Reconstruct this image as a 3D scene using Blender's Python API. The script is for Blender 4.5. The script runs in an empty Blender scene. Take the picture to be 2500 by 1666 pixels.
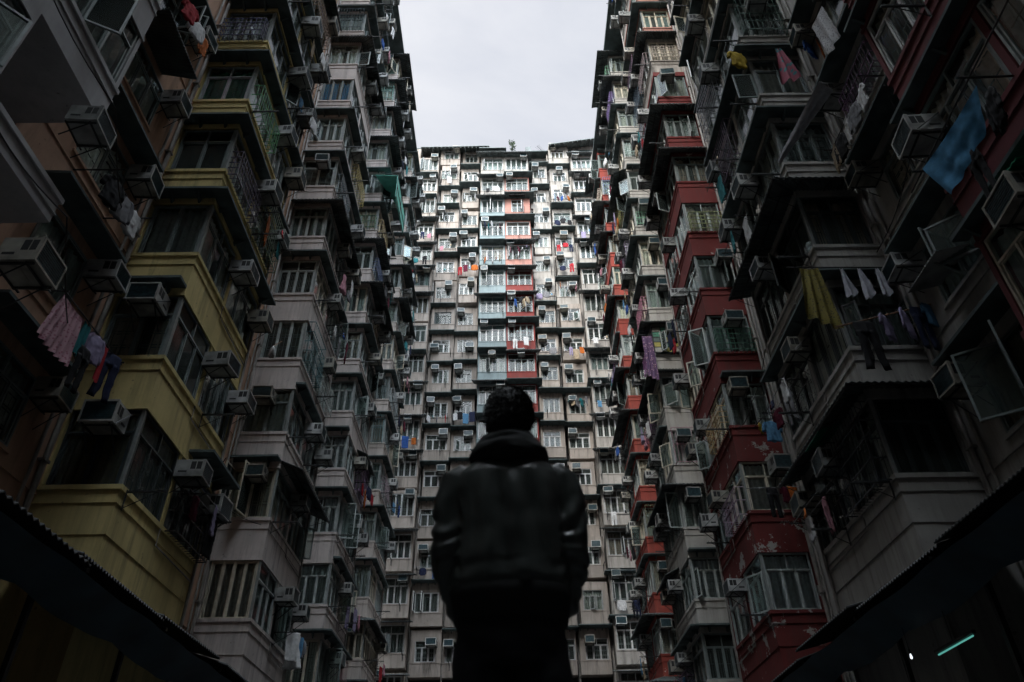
import bpy, math, random
from mathutils import Vector, Matrix, noise
R = math.radians
sc = bpy.context.scene
COL = sc.collection
rng = random.Random(7)

# ------------------------------------------------------------------ helpers
class MB:
    """collects geometry of one mesh"""
    def __init__(s): s.v = []; s.f = []; s.m = []; s.smooth = False
    def face(s, pts, mi=0):
        n = len(s.v); s.v += [tuple(p) for p in pts]; s.f.append(tuple(range(n, n+len(pts)))); s.m.append(mi)
    def box(s, x0, x1, y0, y1, z0, z1, mi=0):
        if x0 > x1: x0, x1 = x1, x0
        if y0 > y1: y0, y1 = y1, y0
        if z0 > z1: z0, z1 = z1, z0
        n = len(s.v)
        s.v += [(x0,y0,z0),(x1,y0,z0),(x1,y1,z0),(x0,y1,z0),(x0,y0,z1),(x1,y0,z1),(x1,y1,z1),(x0,y1,z1)]
        for q in ((0,3,2,1),(4,5,6,7),(0,1,5,4),(1,2,6,5),(2,3,7,6),(3,0,4,7)):
            s.f.append(tuple(n+i for i in q)); s.m.append(mi)
    def hexa(s, b, t, mi=0):
        """b, t: four bottom and four top points in the same order"""
        n = len(s.v); s.v += [tuple(p) for p in b] + [tuple(p) for p in t]
        for q in ((0,3,2,1),(4,5,6,7),(0,1,5,4),(1,2,6,5),(2,3,7,6),(3,0,4,7)):
            s.f.append(tuple(n+i for i in q)); s.m.append(mi)
    def tube(s, pts, r, n=6, mi=0):
        pts = [Vector(p) for p in pts]; rings = []
        for i, p in enumerate(pts):
            d = (pts[min(i+1, len(pts)-1)] - pts[max(i-1, 0)]).normalized()
            a = d.cross(Vector((0,0,1)) if abs(d.z) < .9 else Vector((1,0,0))).normalized(); b = d.cross(a)
            base = len(s.v)
            for k in range(n):
                t = 2*math.pi*k/n; s.v.append(tuple(p + (a*math.cos(t) + b*math.sin(t))*r))
            rings.append(base)
        for i in range(len(rings)-1):
            for k in range(n):
                s.f.append((rings[i]+k, rings[i]+(k+1)%n, rings[i+1]+(k+1)%n, rings[i+1]+k)); s.m.append(mi)
        s.f.append(tuple(rings[0]+k for k in range(n))[::-1]); s.m.append(mi)
        s.f.append(tuple(rings[-1]+k for k in range(n))); s.m.append(mi)
    def loft(s, rings, mi=0, cap=True):
        n = len(rings[0]); base = len(s.v)
        for r in rings: s.v += [tuple(p) for p in r]
        for i in range(len(rings)-1):
            for k in range(n):
                a = base+i*n; s.f.append((a+k, a+(k+1)%n, a+n+(k+1)%n, a+n+k)); s.m.append(mi)
        if cap:
            s.f.append(tuple(base+k for k in range(n))[::-1]); s.m.append(mi)
            s.f.append(tuple(base+(len(rings)-1)*n+k for k in range(n))); s.m.append(mi)
    def grid(s, fn, nu, nv, mi=0):
        base = len(s.v)
        for j in range(nv+1):
            for i in range(nu+1): s.v.append(tuple(fn(i/nu, j/nv)))
        for j in range(nv):
            for i in range(nu):
                a = base+j*(nu+1)+i; s.f.append((a, a+1, a+nu+2, a+nu+1)); s.m.append(mi)
    def mesh(s, name, mats):
        me = bpy.data.meshes.new(name); me.from_pydata(s.v, [], s.f)
        for m in mats: me.materials.append(m)
        me.polygons.foreach_set('material_index', s.m)
        if s.smooth: me.polygons.foreach_set('use_smooth', [True]*len(s.f))
        me.update(); return me

def link(name, me, parent=None, loc=None, rz=0, col=None):
    o = bpy.data.objects.new(name, me); COL.objects.link(o)
    if parent: o.parent = parent
    if loc is not None: o.location = loc
    if rz: o.rotation_euler = (0, 0, rz)
    if col: o.color = (*col, 1)
    return o
def tag(o, label, cat, group=None, kind=None):
    if label: o['label'] = label
    if cat: o['category'] = cat
    if group: o['group'] = group
    if kind: o['kind'] = kind
    return o
def empty(name, loc, label, cat, group=None, rz=0):
    o = bpy.data.objects.new(name, None); COL.objects.link(o); o.location = loc; o.rotation_euler = (0,0,rz)
    o.empty_display_size = .2
    return tag(o, label, cat, group)
def copy_to(src, parent):
    c = src.copy(); COL.objects.link(c); c.parent = parent
    return c

# ------------------------------------------------------------------ camera
Fpx = 1804.7
cz = Vector((-42, 2423, -Fpx)).normalized(); cy = Vector((7, -1344, -Fpx)).normalized(); cx = cy.cross(cz)
cam = bpy.data.cameras.new('camera'); camo = bpy.data.objects.new('camera', cam); COL.objects.link(camo)
Mr = Matrix((cx, cy, cz)).to_4x4()          # rows: world axes in camera space -> camera to world rotation
camo.matrix_world = Mr
cam.sensor_width = 36; cam.lens = 36*Fpx/2500; cam.clip_end = 2000; cam.clip_start = .05
cam.dof.use_dof = True; cam.dof.focus_distance = 32; cam.dof.aperture_fstop = 2.6
sc.camera = camo
def px(x, y, z):
    c = [x*cx[i]+y*cy[i]+z*cz[i] for i in range(3)]
    if c[2] > -.1: return (-9999, -9999)
    return (1250+Fpx*c[0]/-c[2], 833-Fpx*c[1]/-c[2])
def seen(pts, m=130):
    q = [px(*p) for p in pts]
    xs = [a[0] for a in q]; ys = [a[1] for a in q]
    return max(xs) > -m and min(xs) < 2500+m and max(ys) > -m and min(ys) < 1666+m and min(xs) > -9000

# ------------------------------------------------------------------ materials
def nodes(m):
    m.use_nodes = True; nt = m.node_tree; nt.nodes.clear()
    o = nt.nodes.new('ShaderNodeOutputMaterial'); b = nt.nodes.new('ShaderNodeBsdfPrincipled')
    nt.links.new(b.outputs[0], o.inputs[0]); return nt, b
def N(nt, t, **k):
    n = nt.nodes.new(t)
    for a, v in k.items(): setattr(n, a, v)
    return n
def simple(name, col, rough=.6, metal=0, spec=.5, noise_amt=0, scale=8, objcol=False, bump=0):
    m = bpy.data.materials.new(name); nt, b = nodes(m)
    b.inputs['Base Color'].default_value = (*col, 1); b.inputs['Roughness'].default_value = rough
    b.inputs['Metallic'].default_value = metal; b.inputs['Specular IOR Level'].default_value = spec
    src = None
    if objcol:
        oi = N(nt, 'ShaderNodeObjectInfo'); src = oi.outputs['Color']
    if noise_amt:
        g = N(nt, 'ShaderNodeNewGeometry'); nz = N(nt, 'ShaderNodeTexNoise'); nz.inputs['Scale'].default_value = scale
        nz.inputs['Detail'].default_value = 6; nt.links.new(g.outputs['Position'], nz.inputs['Vector'])
        r = N(nt, 'ShaderNodeMapRange'); r.inputs[1].default_value = .3; r.inputs[2].default_value = .7
        r.inputs[3].default_value = 1-noise_amt; r.inputs[4].default_value = 1+noise_amt*.5
        nt.links.new(nz.outputs[0], r.inputs[0])
        mx = N(nt, 'ShaderNodeMix', data_type='RGBA', blend_type='MULTIPLY'); mx.inputs[0].default_value = 1
        mx.inputs[6].default_value = (*col, 1)
        if src: nt.links.new(src, mx.inputs[6])
        nt.links.new(r.outputs[0], mx.inputs[7]); src = mx.outputs[2]
        if bump:
            bp = N(nt, 'ShaderNodeBump'); bp.inputs['Strength'].default_value = bump; bp.inputs['Distance'].default_value = .02
            nt.links.new(nz.outputs[0], bp.inputs['Height']); nt.links.new(bp.outputs[0], b.inputs['Normal'])
    if src: nt.links.new(src, b.inputs['Base Color'])
    return m

def plaster(name, col, dirt=(.05,.045,.04), amt=.55, peel=0, peelcol=(.45,.43,.4), seed=0, low=.35):
    """painted render with mottling, run-off streaks and, if asked, peeled patches"""
    m = bpy.data.materials.new(name); nt, b = nodes(m); L = nt.links.new
    g = N(nt, 'ShaderNodeNewGeometry')
    ad = N(nt, 'ShaderNodeVectorMath', operation='ADD'); ad.inputs[1].default_value = (seed*13.1, seed*7.7, seed*3.3)
    L(g.outputs['Position'], ad.inputs[0])
    st = N(nt, 'ShaderNodeVectorMath', operation='MULTIPLY'); st.inputs[1].default_value = (3.4, 3.4, .3); L(ad.outputs[0], st.inputs[0])
    n1 = N(nt, 'ShaderNodeTexNoise'); n1.inputs['Scale'].default_value = 1; n1.inputs['Detail'].default_value = 7; n1.inputs['Roughness'].default_value = .68; n1.inputs['Distortion'].default_value = .25; L(st.outputs[0], n1.inputs['Vector'])
    r1 = N(nt, 'ShaderNodeMapRange'); r1.inputs[1].default_value = .47; r1.inputs[2].default_value = .66; L(n1.outputs[0], r1.inputs[0])
    n2 = N(nt, 'ShaderNodeTexNoise'); n2.inputs['Scale'].default_value = .9; n2.inputs['Detail'].default_value = 8; n2.inputs['Roughness'].default_value = .65; L(ad.outputs[0], n2.inputs['Vector'])
    r2 = N(nt, 'ShaderNodeMapRange'); r2.inputs[1].default_value = .36; r2.inputs[2].default_value = .66; r2.inputs[3].default_value = .15; L(n2.outputs[0], r2.inputs[0])
    mu = N(nt, 'ShaderNodeMath', operation='MULTIPLY'); L(r1.outputs[0], mu.inputs[0]); L(r2.outputs[0], mu.inputs[1])
    # broad tone drift and fine grain
    r3 = N(nt, 'ShaderNodeMapRange'); r3.inputs[1].default_value = .3; r3.inputs[2].default_value = .75; r3.inputs[3].default_value = .74; r3.inputs[4].default_value = 1.12; L(n2.outputs[0], r3.inputs[0])
    c1 = N(nt, 'ShaderNodeMix', data_type='RGBA', blend_type='MULTIPLY'); c1.inputs[0].default_value = 1; c1.inputs[6].default_value = (*col, 1); L(r3.outputs[0], c1.inputs[7])
    ma = N(nt, 'ShaderNodeMath', operation='MULTIPLY'); ma.inputs[1].default_value = amt; L(mu.outputs[0], ma.inputs[0])
    c2 = N(nt, 'ShaderNodeMix', data_type='RGBA'); L(ma.outputs[0], c2.inputs[0]); L(c1.outputs[2], c2.inputs[6]); c2.inputs[7].default_value = (*dirt, 1)
    out = c2.outputs[2]
    # small dark pocks
    n4 = N(nt, 'ShaderNodeTexNoise'); n4.inputs['Scale'].default_value = 7; n4.inputs['Detail'].default_value = 3; L(ad.outputs[0], n4.inputs['Vector'])
    r4 = N(nt, 'ShaderNodeMapRange'); r4.inputs[1].default_value = .7; r4.inputs[2].default_value = .76; r4.inputs[4].default_value = .6; L(n4.outputs[0], r4.inputs[0])
    c4 = N(nt, 'ShaderNodeMix', data_type='RGBA'); L(r4.outputs[0], c4.inputs[0]); L(out, c4.inputs[6]); c4.inputs[7].default_value = (*dirt, 1); out = c4.outputs[2]
    if peel:
        n5 = N(nt, 'ShaderNodeTexNoise'); n5.inputs['Scale'].default_value = 1.4; n5.inputs['Detail'].default_value = 9; n5.inputs['Roughness'].default_value = .7; L(ad.outputs[0], n5.inputs['Vector'])
        r5 = N(nt, 'ShaderNodeMapRange'); r5.inputs[1].default_value = .72-peel*.2; r5.inputs[2].default_value = r5.inputs[1].default_value+.012; L(n5.outputs[0], r5.inputs[0])
        c5 = N(nt, 'ShaderNodeMix', data_type='RGBA'); L(r5.outputs[0], c5.inputs[0]); L(out, c5.inputs[6]); c5.inputs[7].default_value = (*peelcol, 1); out = c5.outputs[2]
    L(out, b.inputs['Base Color']); b.inputs['Roughness'].default_value = .85; b.inputs['Specular IOR Level'].default_value = .25
    bp = N(nt, 'ShaderNodeBump'); bp.inputs['Strength'].default_value = .25; bp.inputs['Distance'].default_value = .03
    L(n2.outputs[0], bp.inputs['Height']); L(bp.outputs[0], b.inputs['Normal'])
    return m

P = {
 'yellow': plaster('yellow_paint', (.66,.54,.245), seed=1, amt=.65),
 'salmon': plaster('salmon_paint', (.54,.34,.24), seed=2, amt=.65),
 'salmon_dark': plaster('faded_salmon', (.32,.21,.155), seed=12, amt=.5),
 'pink': plaster('pale_pink_paint', (.58,.52,.49), seed=3, amt=.65),
 'beige': plaster('beige_paint', (.56,.50,.455), seed=4, amt=.65),
 'grey': plaster('grey_render', (.42,.405,.375), seed=5, amt=.65),
 'slate': plaster('slate_grey_paint', (.46,.455,.46), seed=6, amt=.3),
 'cream': plaster('cream_paint', (.355,.31,.272), seed=7, amt=1.0),
 'white': plaster('off_white_paint', (.36,.335,.305), seed=8, amt=1.0),
 'blue': plaster('pale_blue_paint', (.24,.30,.31), seed=9, amt=.5),
 'red': plaster('red_paint', (.17,.032,.03), seed=10, amt=.65, peel=.42, peelcol=(.4,.33,.31)),
 'scarlet': plaster('weathered_red_paint', (.22,.045,.04), seed=17, amt=.6, peel=.25, peelcol=(.4,.33,.3)),
 'brick': plaster('brick_red_paint', (.30,.06,.045), seed=11, amt=.65, peel=.25, peelcol=(.45,.35,.32)),
 'coral': plaster('coral_paint', (.38,.19,.155), seed=13, amt=.45, peel=.2, peelcol=(.6,.5,.46)),
 'maroon': plaster('maroon_paint', (.16,.04,.045), seed=14, amt=.5, peel=.2, peelcol=(.2,.16,.16)),
 'rose': plaster('faded_rose_paint', (.42,.23,.22), seed=15, amt=.5, peel=.3),
 'peeled': plaster('peeling_red_paint', (.15,.028,.026), seed=16, amt=.5, peel=.75, peelcol=(.32,.31,.29)),
}
M_slab = simple('weathered_concrete', (.075,.10,.10), .9, noise_amt=.5, scale=2.5, bump=.2)
M_room = simple('painted_room_dark', (.035,.033,.03), .9)  # room darkness put into the colour of the solid cores behind windows
M_corr = simple('rusty_corrugated_metal', (.11,.13,.13), .6, metal=.2, noise_amt=.6, scale=1.8)
M_galv = simple('galvanised_sheet', (.30,.31,.31), .5, metal=.3, noise_amt=.5, scale=2)
M_steel = simple('dark_painted_steel', (.018,.02,.021), .55, noise_amt=.4, scale=6)
M_turq = simple('turquoise_canvas', (.10,.42,.34), .6, noise_amt=.3, scale=3)
M_frame = simple('window_frame_paint', (.5,.5,.5), .4, objcol=True, noise_amt=.3, scale=5)
M_cloth = simple('cloth', (.5,.5,.5), .85, objcol=True, noise_amt=.25, scale=9, spec=.2)
M_ac = simple('air_conditioner_casing', (.6,.6,.57), .5, objcol=True, noise_amt=.6, scale=3)
M_coil = simple('dusty_coil', (.035,.075,.09), .35, noise_amt=.5, scale=12)
M_vent = simple('dark_louvres', (.012,.013,.014), .6)
M_alu = simple('aluminium', (.22,.24,.235), .45, noise_amt=.2)
M_pipe = simple('pipe_paint', (.25,.23,.21), .5, noise_amt=.4, scale=3)
M_ground = simple('wet_asphalt', (.035,.035,.036), .55, noise_amt=.5, scale=1.5, bump=.3)
M_tarp = simple('blue_plastic_tarp', (.018,.05,.07), .5, noise_amt=.6, scale=1.5)
M_bamboo = simple('bamboo', (.24,.12,.05), .55, noise_amt=.3)
M_plant = simple('leaves', (.05,.09,.03), .6, noise_amt=.4)

def make_glass():
    m = bpy.data.materials.new('window_glass'); m.use_nodes = True; nt = m.node_tree; nt.nodes.clear(); L = nt.links.new
    o = N(nt, 'ShaderNodeOutputMaterial'); mx = N(nt, 'ShaderNodeMixShader'); tr = N(nt, 'ShaderNodeBsdfTransparent'); gl = N(nt, 'ShaderNodeBsdfGlossy')
    fr = N(nt, 'ShaderNodeFresnel'); fr.inputs[0].default_value = 1.33
    tr.inputs[0].default_value = (.86,.93,.91,1); gl.inputs[0].default_value = (.9,.93,.95,1); gl.inputs['Roughness'].default_value = .07
    g = N(nt, 'ShaderNodeNewGeometry'); nz = N(nt, 'ShaderNodeTexNoise'); nz.inputs['Scale'].default_value = 1.3; L(g.outputs['Position'], nz.inputs['Vector'])
    bp = N(nt, 'ShaderNodeBump'); bp.inputs['Strength'].default_value = .1; bp.inputs['Distance'].default_value = .02; L(nz.outputs[0], bp.inputs['Height']); L(bp.outputs[0], gl.inputs['Normal'])
    df = N(nt, 'ShaderNodeBsdfDiffuse'); df.inputs[0].default_value = (.26,.33,.31,1); m2 = N(nt, 'ShaderNodeMixShader'); m2.inputs[0].default_value = .11
    L(tr.outputs[0], m2.inputs[1]); L(df.outputs[0], m2.inputs[2]); L(fr.outputs[0], mx.inputs[0]); L(m2.outputs[0], mx.inputs[1]); L(gl.outputs[0], mx.inputs[2]); L(mx.outputs[0], o.inputs[0])
    return m
M_glass = make_glass()
WHITE=(.38,.42,.41); ALU=(.19,.225,.22); DARK=(.045,.055,.055); CREAMF=(.55,.5,.4)

# ------------------------------------------------------------------ window kit (local: x width, -y outward, z up, origin bottom centre)
_wc = {}
def win_meshes(w, h, nc, transom, style):
    key = (round(w,2), round(h,2), nc, transom, style)
    if key in _wc: return _wc[key]
    r = random.Random(str(key))
    t = .046; d = .07
    fb = MB(); pb = MB(); gb = MB(); cb = MB()
    z1 = h; zt = h*.70 if transom else h
    fb.box(-w/2, w/2, -d, 0, 0, t); fb.box(-w/2, w/2, -d, 0, h-t, h)
    fb.box(-w/2, -w/2+t, -d, 0, t, h-t); fb.box(w/2-t, w/2, -d, 0, t, h-t)
    if transom: fb.box(-w/2+t, w/2-t, -d-.006, 0, zt-t/2, zt+t/2)
    iw = w-2*t
    xs = [-w/2+t+iw*i/nc for i in range(nc+1)]
    for i in range(1, nc):
        fb.box(xs[i]-t*.5, xs[i]+t*.5, -d-.003, 0, t, zt-(t/2 if transom else t))
    if transom:
        nt_ = max(2, nc//2+ (nc%2)); tx = [-w/2+t+iw*i/nt_ for i in range(nt_+1)]
        for i in range(1, nt_): fb.box(tx[i]-t*.4, tx[i]+t*.4, -d-.001, 0, zt+t/2, h-t)
    # casement rims
    for i in range(nc):
        a, b = xs[i]+t*.5, xs[i+1]-t*.5; q = .03; zb = zt-(t/2 if transom else t)
        for bx in ((a,a+q,t,zb),(b-q,b,t,zb),(a+q,b-q,t,t+q),(a+q,b-q,zb-q,zb)):
            fb.box(bx[0], bx[1], -d*.7, -.015, bx[2], bx[3])
    # glass
    pb.face([(-w/2+t,-.03,t),(w/2-t,-.03,t),(w/2-t,-.03,h-t),(-w/2+t,-.03,h-t)])
    # grille behind the glass
    if style % 3 != 0:
        for i in range(nc):
            a, b = xs[i]+.07, xs[i+1]-.07
            n = 3 if style % 3 == 1 else 2
            for k in range(n+1): x = a+(b-a)*k/n; gb.box(x-.008, x+.008, .06, .075, .06, zt-.08)
            for z in ([.06, zt*.5, zt-.09] if style % 2 else [.06, zt*.3, zt*.36, zt*.62, zt*.68, zt-.09]): gb.box(a, b, .058, .077, z, z+.016)
    # curtain
    x0, x1 = -w/2+.03, w/2-.03
    part = r.choice([0, 0, 0, .3, .45, .5])
    def cur(a, b):
        ph = r.random()*9
        cb.grid(lambda u, v: (a+(b-a)*u, .085+.032*math.sin(u*(b-a)*34+ph)+.012*math.sin(u*71+v*5), .04+(h-.1)*v), max(8, int((b-a)*36)), 2)
    if part == 0: cur(x0, x1)
    else: cur(x0, x0+w*part); cur(x1-w*(.9-part)*.7, x1)
    cb.smooth = True
    res = (fb.mesh('window_frame', [M_frame]), pb.mesh('window_pane', [M_glass]), gb.mesh('window_grille', [M_frame]) if gb.v else None, cb.mesh('window_curtain', [M_cloth]))
    _wc[key] = res; return res
_cg = {}
def cage_mesh(w, h, v):
    k = (round(w,2), round(h,2), v)
    if k not in _cg:
        b = MB(); d = .3; t = .012
        for z in ([-.05, h*.5, h+.02] if v else [-.05, h*.25, h*.5, h*.75, h+.02]):
            b.box(-w/2, w/2, -d-t, -d+t, z-t, z+t)
            for sx in (-1, 1): b.box(sx*w/2-t, sx*w/2+t, -d, 0, z-t, z+t)
        n = int(w/.14)
        for i in range(n+1): x = -w/2+w*i/n; b.box(x-.007, x+.007, -d-.006, -d+.006, -.05, h+.02)
        for sx in (-1, 1): b.box(sx*w/2-.007, sx*w/2+.007, -d*.5-.007, -d*.5+.007, -.05, h+.02)
        for i in range(n+1): x = -w/2+w*i/n; b.box(x-.007, x+.007, -d, 0, -.062, -.05)
        _cg[k] = b.mesh('window_cage', [M_frame])
    return _cg[k]
_sc = {}
def sash_mesh(w, h):
    k = (round(w,2), round(h,2))
    if k not in _sc:
        b = MB(); t = .045
        b.box(0, w, -.02, .02, 0, t); b.box(0, w, -.02, .02, h-t, h); b.box(0, t, -.02, .02, t, h-t); b.box(w-t, w, -.02, .02, t, h-t)
        b.box(t, w-t, -.003, .003, t, h-t, 1)
        _sc[k] = b.mesh('window_sash', [M_frame, M_glass])
    return _sc[k]
CURT = [(.55,.55,.50),(.45,.46,.42),(.62,.58,.5),(.35,.40,.38),(.5,.42,.36),(.28,.33,.33),(.2,.26,.25),(.5,.52,.55),(.4,.3,.24)]
def dim(c, f): return tuple(min(.8, q*f) for q in c)
def window(parent, x, y, z, w, h, rz, nc=3, transom=True, style=None, frame=None, curtain=None, open_=None, r=rng, blank=False):
    style = r.randrange(6) if style is None else style
    frame = frame or r.choice([WHITE, WHITE, WHITE, ALU, ALU, CREAMF])
    fm, pm, gm, cm = win_meshes(w, h, nc, transom, style)
    o = link('window', fm, parent, (x, y, z), rz, frame)
    if not blank:
        link('pane', pm, o)
        if gm and r.random() < .75: link('grille', gm, o, col=tuple(c*.5 for c in frame))
        if curtain != 0 and (curtain or r.random() < .9): link('curtain', cm, o, col=curtain or dim(r.choice(CURT), r.uniform(.8,1.5)))
    if open_ is None:
        if not blank and abs(parent.location.y-4.4) > .1 and r.random() < .2: link('cage', cage_mesh(w-.06, h*r.choice([.5,1]), r.randrange(2)), o, (0, -.08, .0), 0, tuple(c*r.uniform(.4,1.1) for c in frame)); open_ = False
        else: open_ = r.random() < .3
    if open_:
        sw = (w-.1)/nc; sh = (h*.7 if transom else h)-.06
        n = 1 if r.random() < .6 else 2
        for k in range(n):
            i = r.randrange(nc); side = r.choice([-1, 1]) if n == 1 else (-1 if k == 0 else 1)
            hx = -w/2+.05+sw*(i if side > 0 else i+1); ang = R(r.uniform(35, 100))
            s = link('sash', sash_mesh(sw, sh), o, (hx, -.08, .04), 0, frame)
            s.rotation_euler = (0, 0, -ang if side > 0 else math.pi+ang)
    return o

# ------------------------------------------------------------------ air conditioner kit
def ac_kit():
    w, h, d = .62, .44, .62
    b = MB()
    b.box(-w/2, w/2, -d+.03, 0, 0, h)
    # rim round the outer end
    for bx in ((-w/2-.012, w/2+.012, 0-.008, .03),(-w/2-.012, w/2+.012, h-.03, h+.008),(-w/2-.012,-w/2+.022,.03,h-.03),(w/2-.022,w/2+.012,.03,h-.03)):
        b.box(bx[0], bx[1], -d-.015, -d+.05, bx[2], bx[3])
    b.box(-w/2-.004, w/2+.004, -d*.5-.012, -d*.5+.012, -.004, h+.004)
    body = b.mesh('air_conditioner', [M_ac])
    c = MB(); c.box(-w/2+.022, w/2-.022, -d+.005, -d+.032, .03, h-.03)
    for k in range(9):
        z = .05+k*(h-.1)/8; c.box(-w/2+.022, w/2-.022, -d-.004, -d+.006, z, z+.008)
    coil = c.mesh('air_conditioner_coil', [M_coil])
    v = MB()
    for s in (-1, 1):
        for k in range(2):
            y0 = -.33-.13*k; v.box(s*(w/2-.02), s*(w/2+.003), y0-.11, y0, .19, h-.05)
        v.box(s*(w/2-.02), s*(w/2+.002), -.27, -.08, .1, .15)
    for k in range(3): y0 = -.16-.15*k; v.box(-w/2+.06, w/2-.06, y0-.1, y0, h-.02, h+.003)
    vent = v.mesh('air_conditioner_vent', [M_vent])
    q = MB()
    for s in (-1, 1):
        x = s*(w/2-.06); q.box(x-.015, x+.015, -d+.02, 0, -.035, -.008)
        q.hexa([(x-.012,-.5,-.05),(x+.012,-.5,-.05),(x+.012,-.46,-.05),(x-.012,-.46,-.05)], [(x-.012,-d+.1,-.03),(x+.012,-d+.1,-.03),(x+.012,-d+.14,-.03),(x-.012,-d+.14,-.03)])
        q.tube([(x,-.48,-.03),(x,-.005,-.42)], .014, 4)
    q.box(-w/2+.03, w/2-.03, -.03, -.004, -.034, -.01); q.box(-w/2+.03, w/2-.03, -.5, -.47, -.034, -.01); q.box(w/2-.06, w/2+.04, -.06, -.03, -.034, -.012)
    q.tube([(w/2+.03,-.55,-.02),(w/2+.03,-.02,.42)], .012, 4)
    br = q.mesh('air_conditioner_bracket', [M_steel])
    return body, coil, vent, br
ACK = ac_kit()
ORD = ['lowest','second','third','fourth','fifth','sixth','seventh','eighth','ninth','tenth','eleventh','twelfth','thirteenth','fourteenth','fifteenth','sixteenth','seventeenth','eighteenth']
n_ac = 0
used_labels = {}
def uniq(label):
    """adds a telling word when a label is taken already"""
    n = used_labels.get(label, 0); used_labels[label] = n+1
    return label, n
def ac(x, y, z, rz, label, r=rng, tone=None, group='window air conditioners on the apartment stacks'):
    global n_ac
    n_ac += 1
    label, n = uniq(label)
    t = empty('air_conditioner', (x, y, z), label, 'air conditioner', group, rz)
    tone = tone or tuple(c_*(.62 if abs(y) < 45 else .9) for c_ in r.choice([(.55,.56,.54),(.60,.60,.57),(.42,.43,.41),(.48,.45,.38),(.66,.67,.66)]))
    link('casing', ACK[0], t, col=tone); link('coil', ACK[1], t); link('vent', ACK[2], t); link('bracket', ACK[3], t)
    t.scale = (r.uniform(.86, 1.1), r.uniform(.85, 1.1), r.uniform(.85, 1.12))
    t.rotation_euler = (R(r.uniform(-2, 4)) if abs(rz) < .1 else 0, 0 if abs(rz) < .1 else R(r.uniform(-3, 3)), rz+R(r.uniform(-4, 4)))
    return t

# ------------------------------------------------------------------ laundry kit (garments hang from z=0, width along x)
def ring(cxx, cyy, z, rx, ry, n=14, ph=0, amp=0, fold=5):
    return [(cxx+rx*math.cos(2*math.pi*k/n)*(1+amp*.3*math.sin(fold*2*math.pi*k/n+ph)), cyy+ry*math.sin(2*math.pi*k/n)+amp*rx*math.sin(fold*math.cos(2*math.pi*k/n)*2+ph+z*2), z) for k in range(n)]
def cloft(b, prof, seed, nz=18, n=30, flute=7, amp=.03, flat=.8):
    """cloth tube: prof = (z, half width, half depth, x shift, y shift) keys; folds deepen downwards"""
    zt = prof[0][0]; zb = prof[-1][0]; rings = []
    for i in range(nz+1):
        z = zt+(zb-zt)*i/nz
        for a_, c_ in zip(prof, prof[1:]):
            if z >= c_[0]-1e-6: break
        t = (a_[0]-z)/max(1e-6, a_[0]-c_[0]); t = max(0, min(1, t)); t = t*t*(3-2*t)*.5+t*.5
        w_, d_, xs, ys = [a_[j]*(1-t)+c_[j]*t for j in (1,2,3,4)]
        dep = (i/nz)**.7; rg = []
        for k in range(n):
            an = 2*math.pi*k/n; c, s_ = math.cos(an), math.sin(an)
            nn = noise.noise(Vector((c*w_*9+seed, z*3.5, seed*2.3))); fl = math.sin(c*flute*(1+.15*seed)+seed*5+2.5*nn+z*1.5)
            x = xs+w_*c*(1+.05*noise.noise(Vector((z*11, seed, c*2)))); y = ys+d_*s_*(1-.35*abs(c))+amp*dep*fl*(.6+.4*nn)+.02*noise.noise(Vector((x*14, z*14, seed)))
            rg.append((x, y, z+(.03*noise.noise(Vector((c*3, s_, seed*3))) if i == nz else 0)))
        rings.append(rg)
    b.loft(rings)
def garment_meshes():
    out = {}
    for v in range(2):
        q = v*1.7+.6
        b = MB(); b.smooth = True
        cloft(b, [(0,.06,.02,0,0),(-.04,.18,.028,0,0),(-.14,.21,.04,0,0),(-.4,.2,.045,.01*v,0),(-.64,.225,.04,.02*v,0)], q)
        for s in (-1, 1):
            cloft(b, [(-.03,.05,.03,s*.15,0),(-.12,.07,.032,s*.205,0),(-.26,.068,.03,s*.235,.01),(-.32-.22*v,.055,.028,s*(.25+.01*v),.03)], q+s, 10, 14, 3, .014)
        b.tube([(0,0,.0),(0,0,.035),(.012,0,.05),(0,0,.06)], .004, 5); b.tube([(-.15,0,-.045),(0,0,.005),(.15,0,-.045)], .006, 5)
        out['shirt', v] = b.mesh('hanging_shirt', [M_cloth])
        b = MB(); b.smooth = True
        cloft(b, [(0,.18,.028,0,0),(-.12,.19,.045,0,0),(-.28,.195,.05,0,0)], q, 6)
        for s in (-1, 1): cloft(b, [(-.2,.1,.045,s*.092,0),(-.45,.085,.035,s*.1,0),(-.75,.078,.03,s*.11,.01),(-.96,.072,.028,s*(.115+.03*v),.015)], q+s, 14, 16, 3, .02)
        out['trousers', v] = b.mesh('hanging_trousers', [M_cloth])
        b = MB(); b.smooth = True; L_ = .62+.35*v; w = .2+.05*v
        cloft(b, [(.012,w,.014,0,0),(-L_*.5,w*.95,.012,0,0),(-L_,w*.97,.012,.02,0)], q, 16, 34, 9, .045)
        out['towel', v] = b.mesh('hanging_towel', [M_cloth])
        b = MB(); b.smooth = True
        cloft(b, [(0,.1,.02,0,0),(-.07,.17,.035,0,0),(-.35,.14,.05,0,0),(-.7,.24,.08,0,0),(-1.05,.33,.1,0,0)], q, 20, 36, 9, .05)
        out['dress', v] = b.mesh('hanging_dress', [M_cloth])
        b = MB(); b.smooth = True
        for k in (-1, 1): b.loft([ring(k*.034,0,0,.035,.015,8), ring(k*.034,0,-.12,.035,.015,8), ring(k*.04,-.02,-.2,.04,.03,8), ring(k*.05,-.05,-.26,.03,.03,8)])
        out['socks', v] = b.mesh('hanging_socks', [M_cloth])
    return out
GM = garment_meshes()
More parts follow.
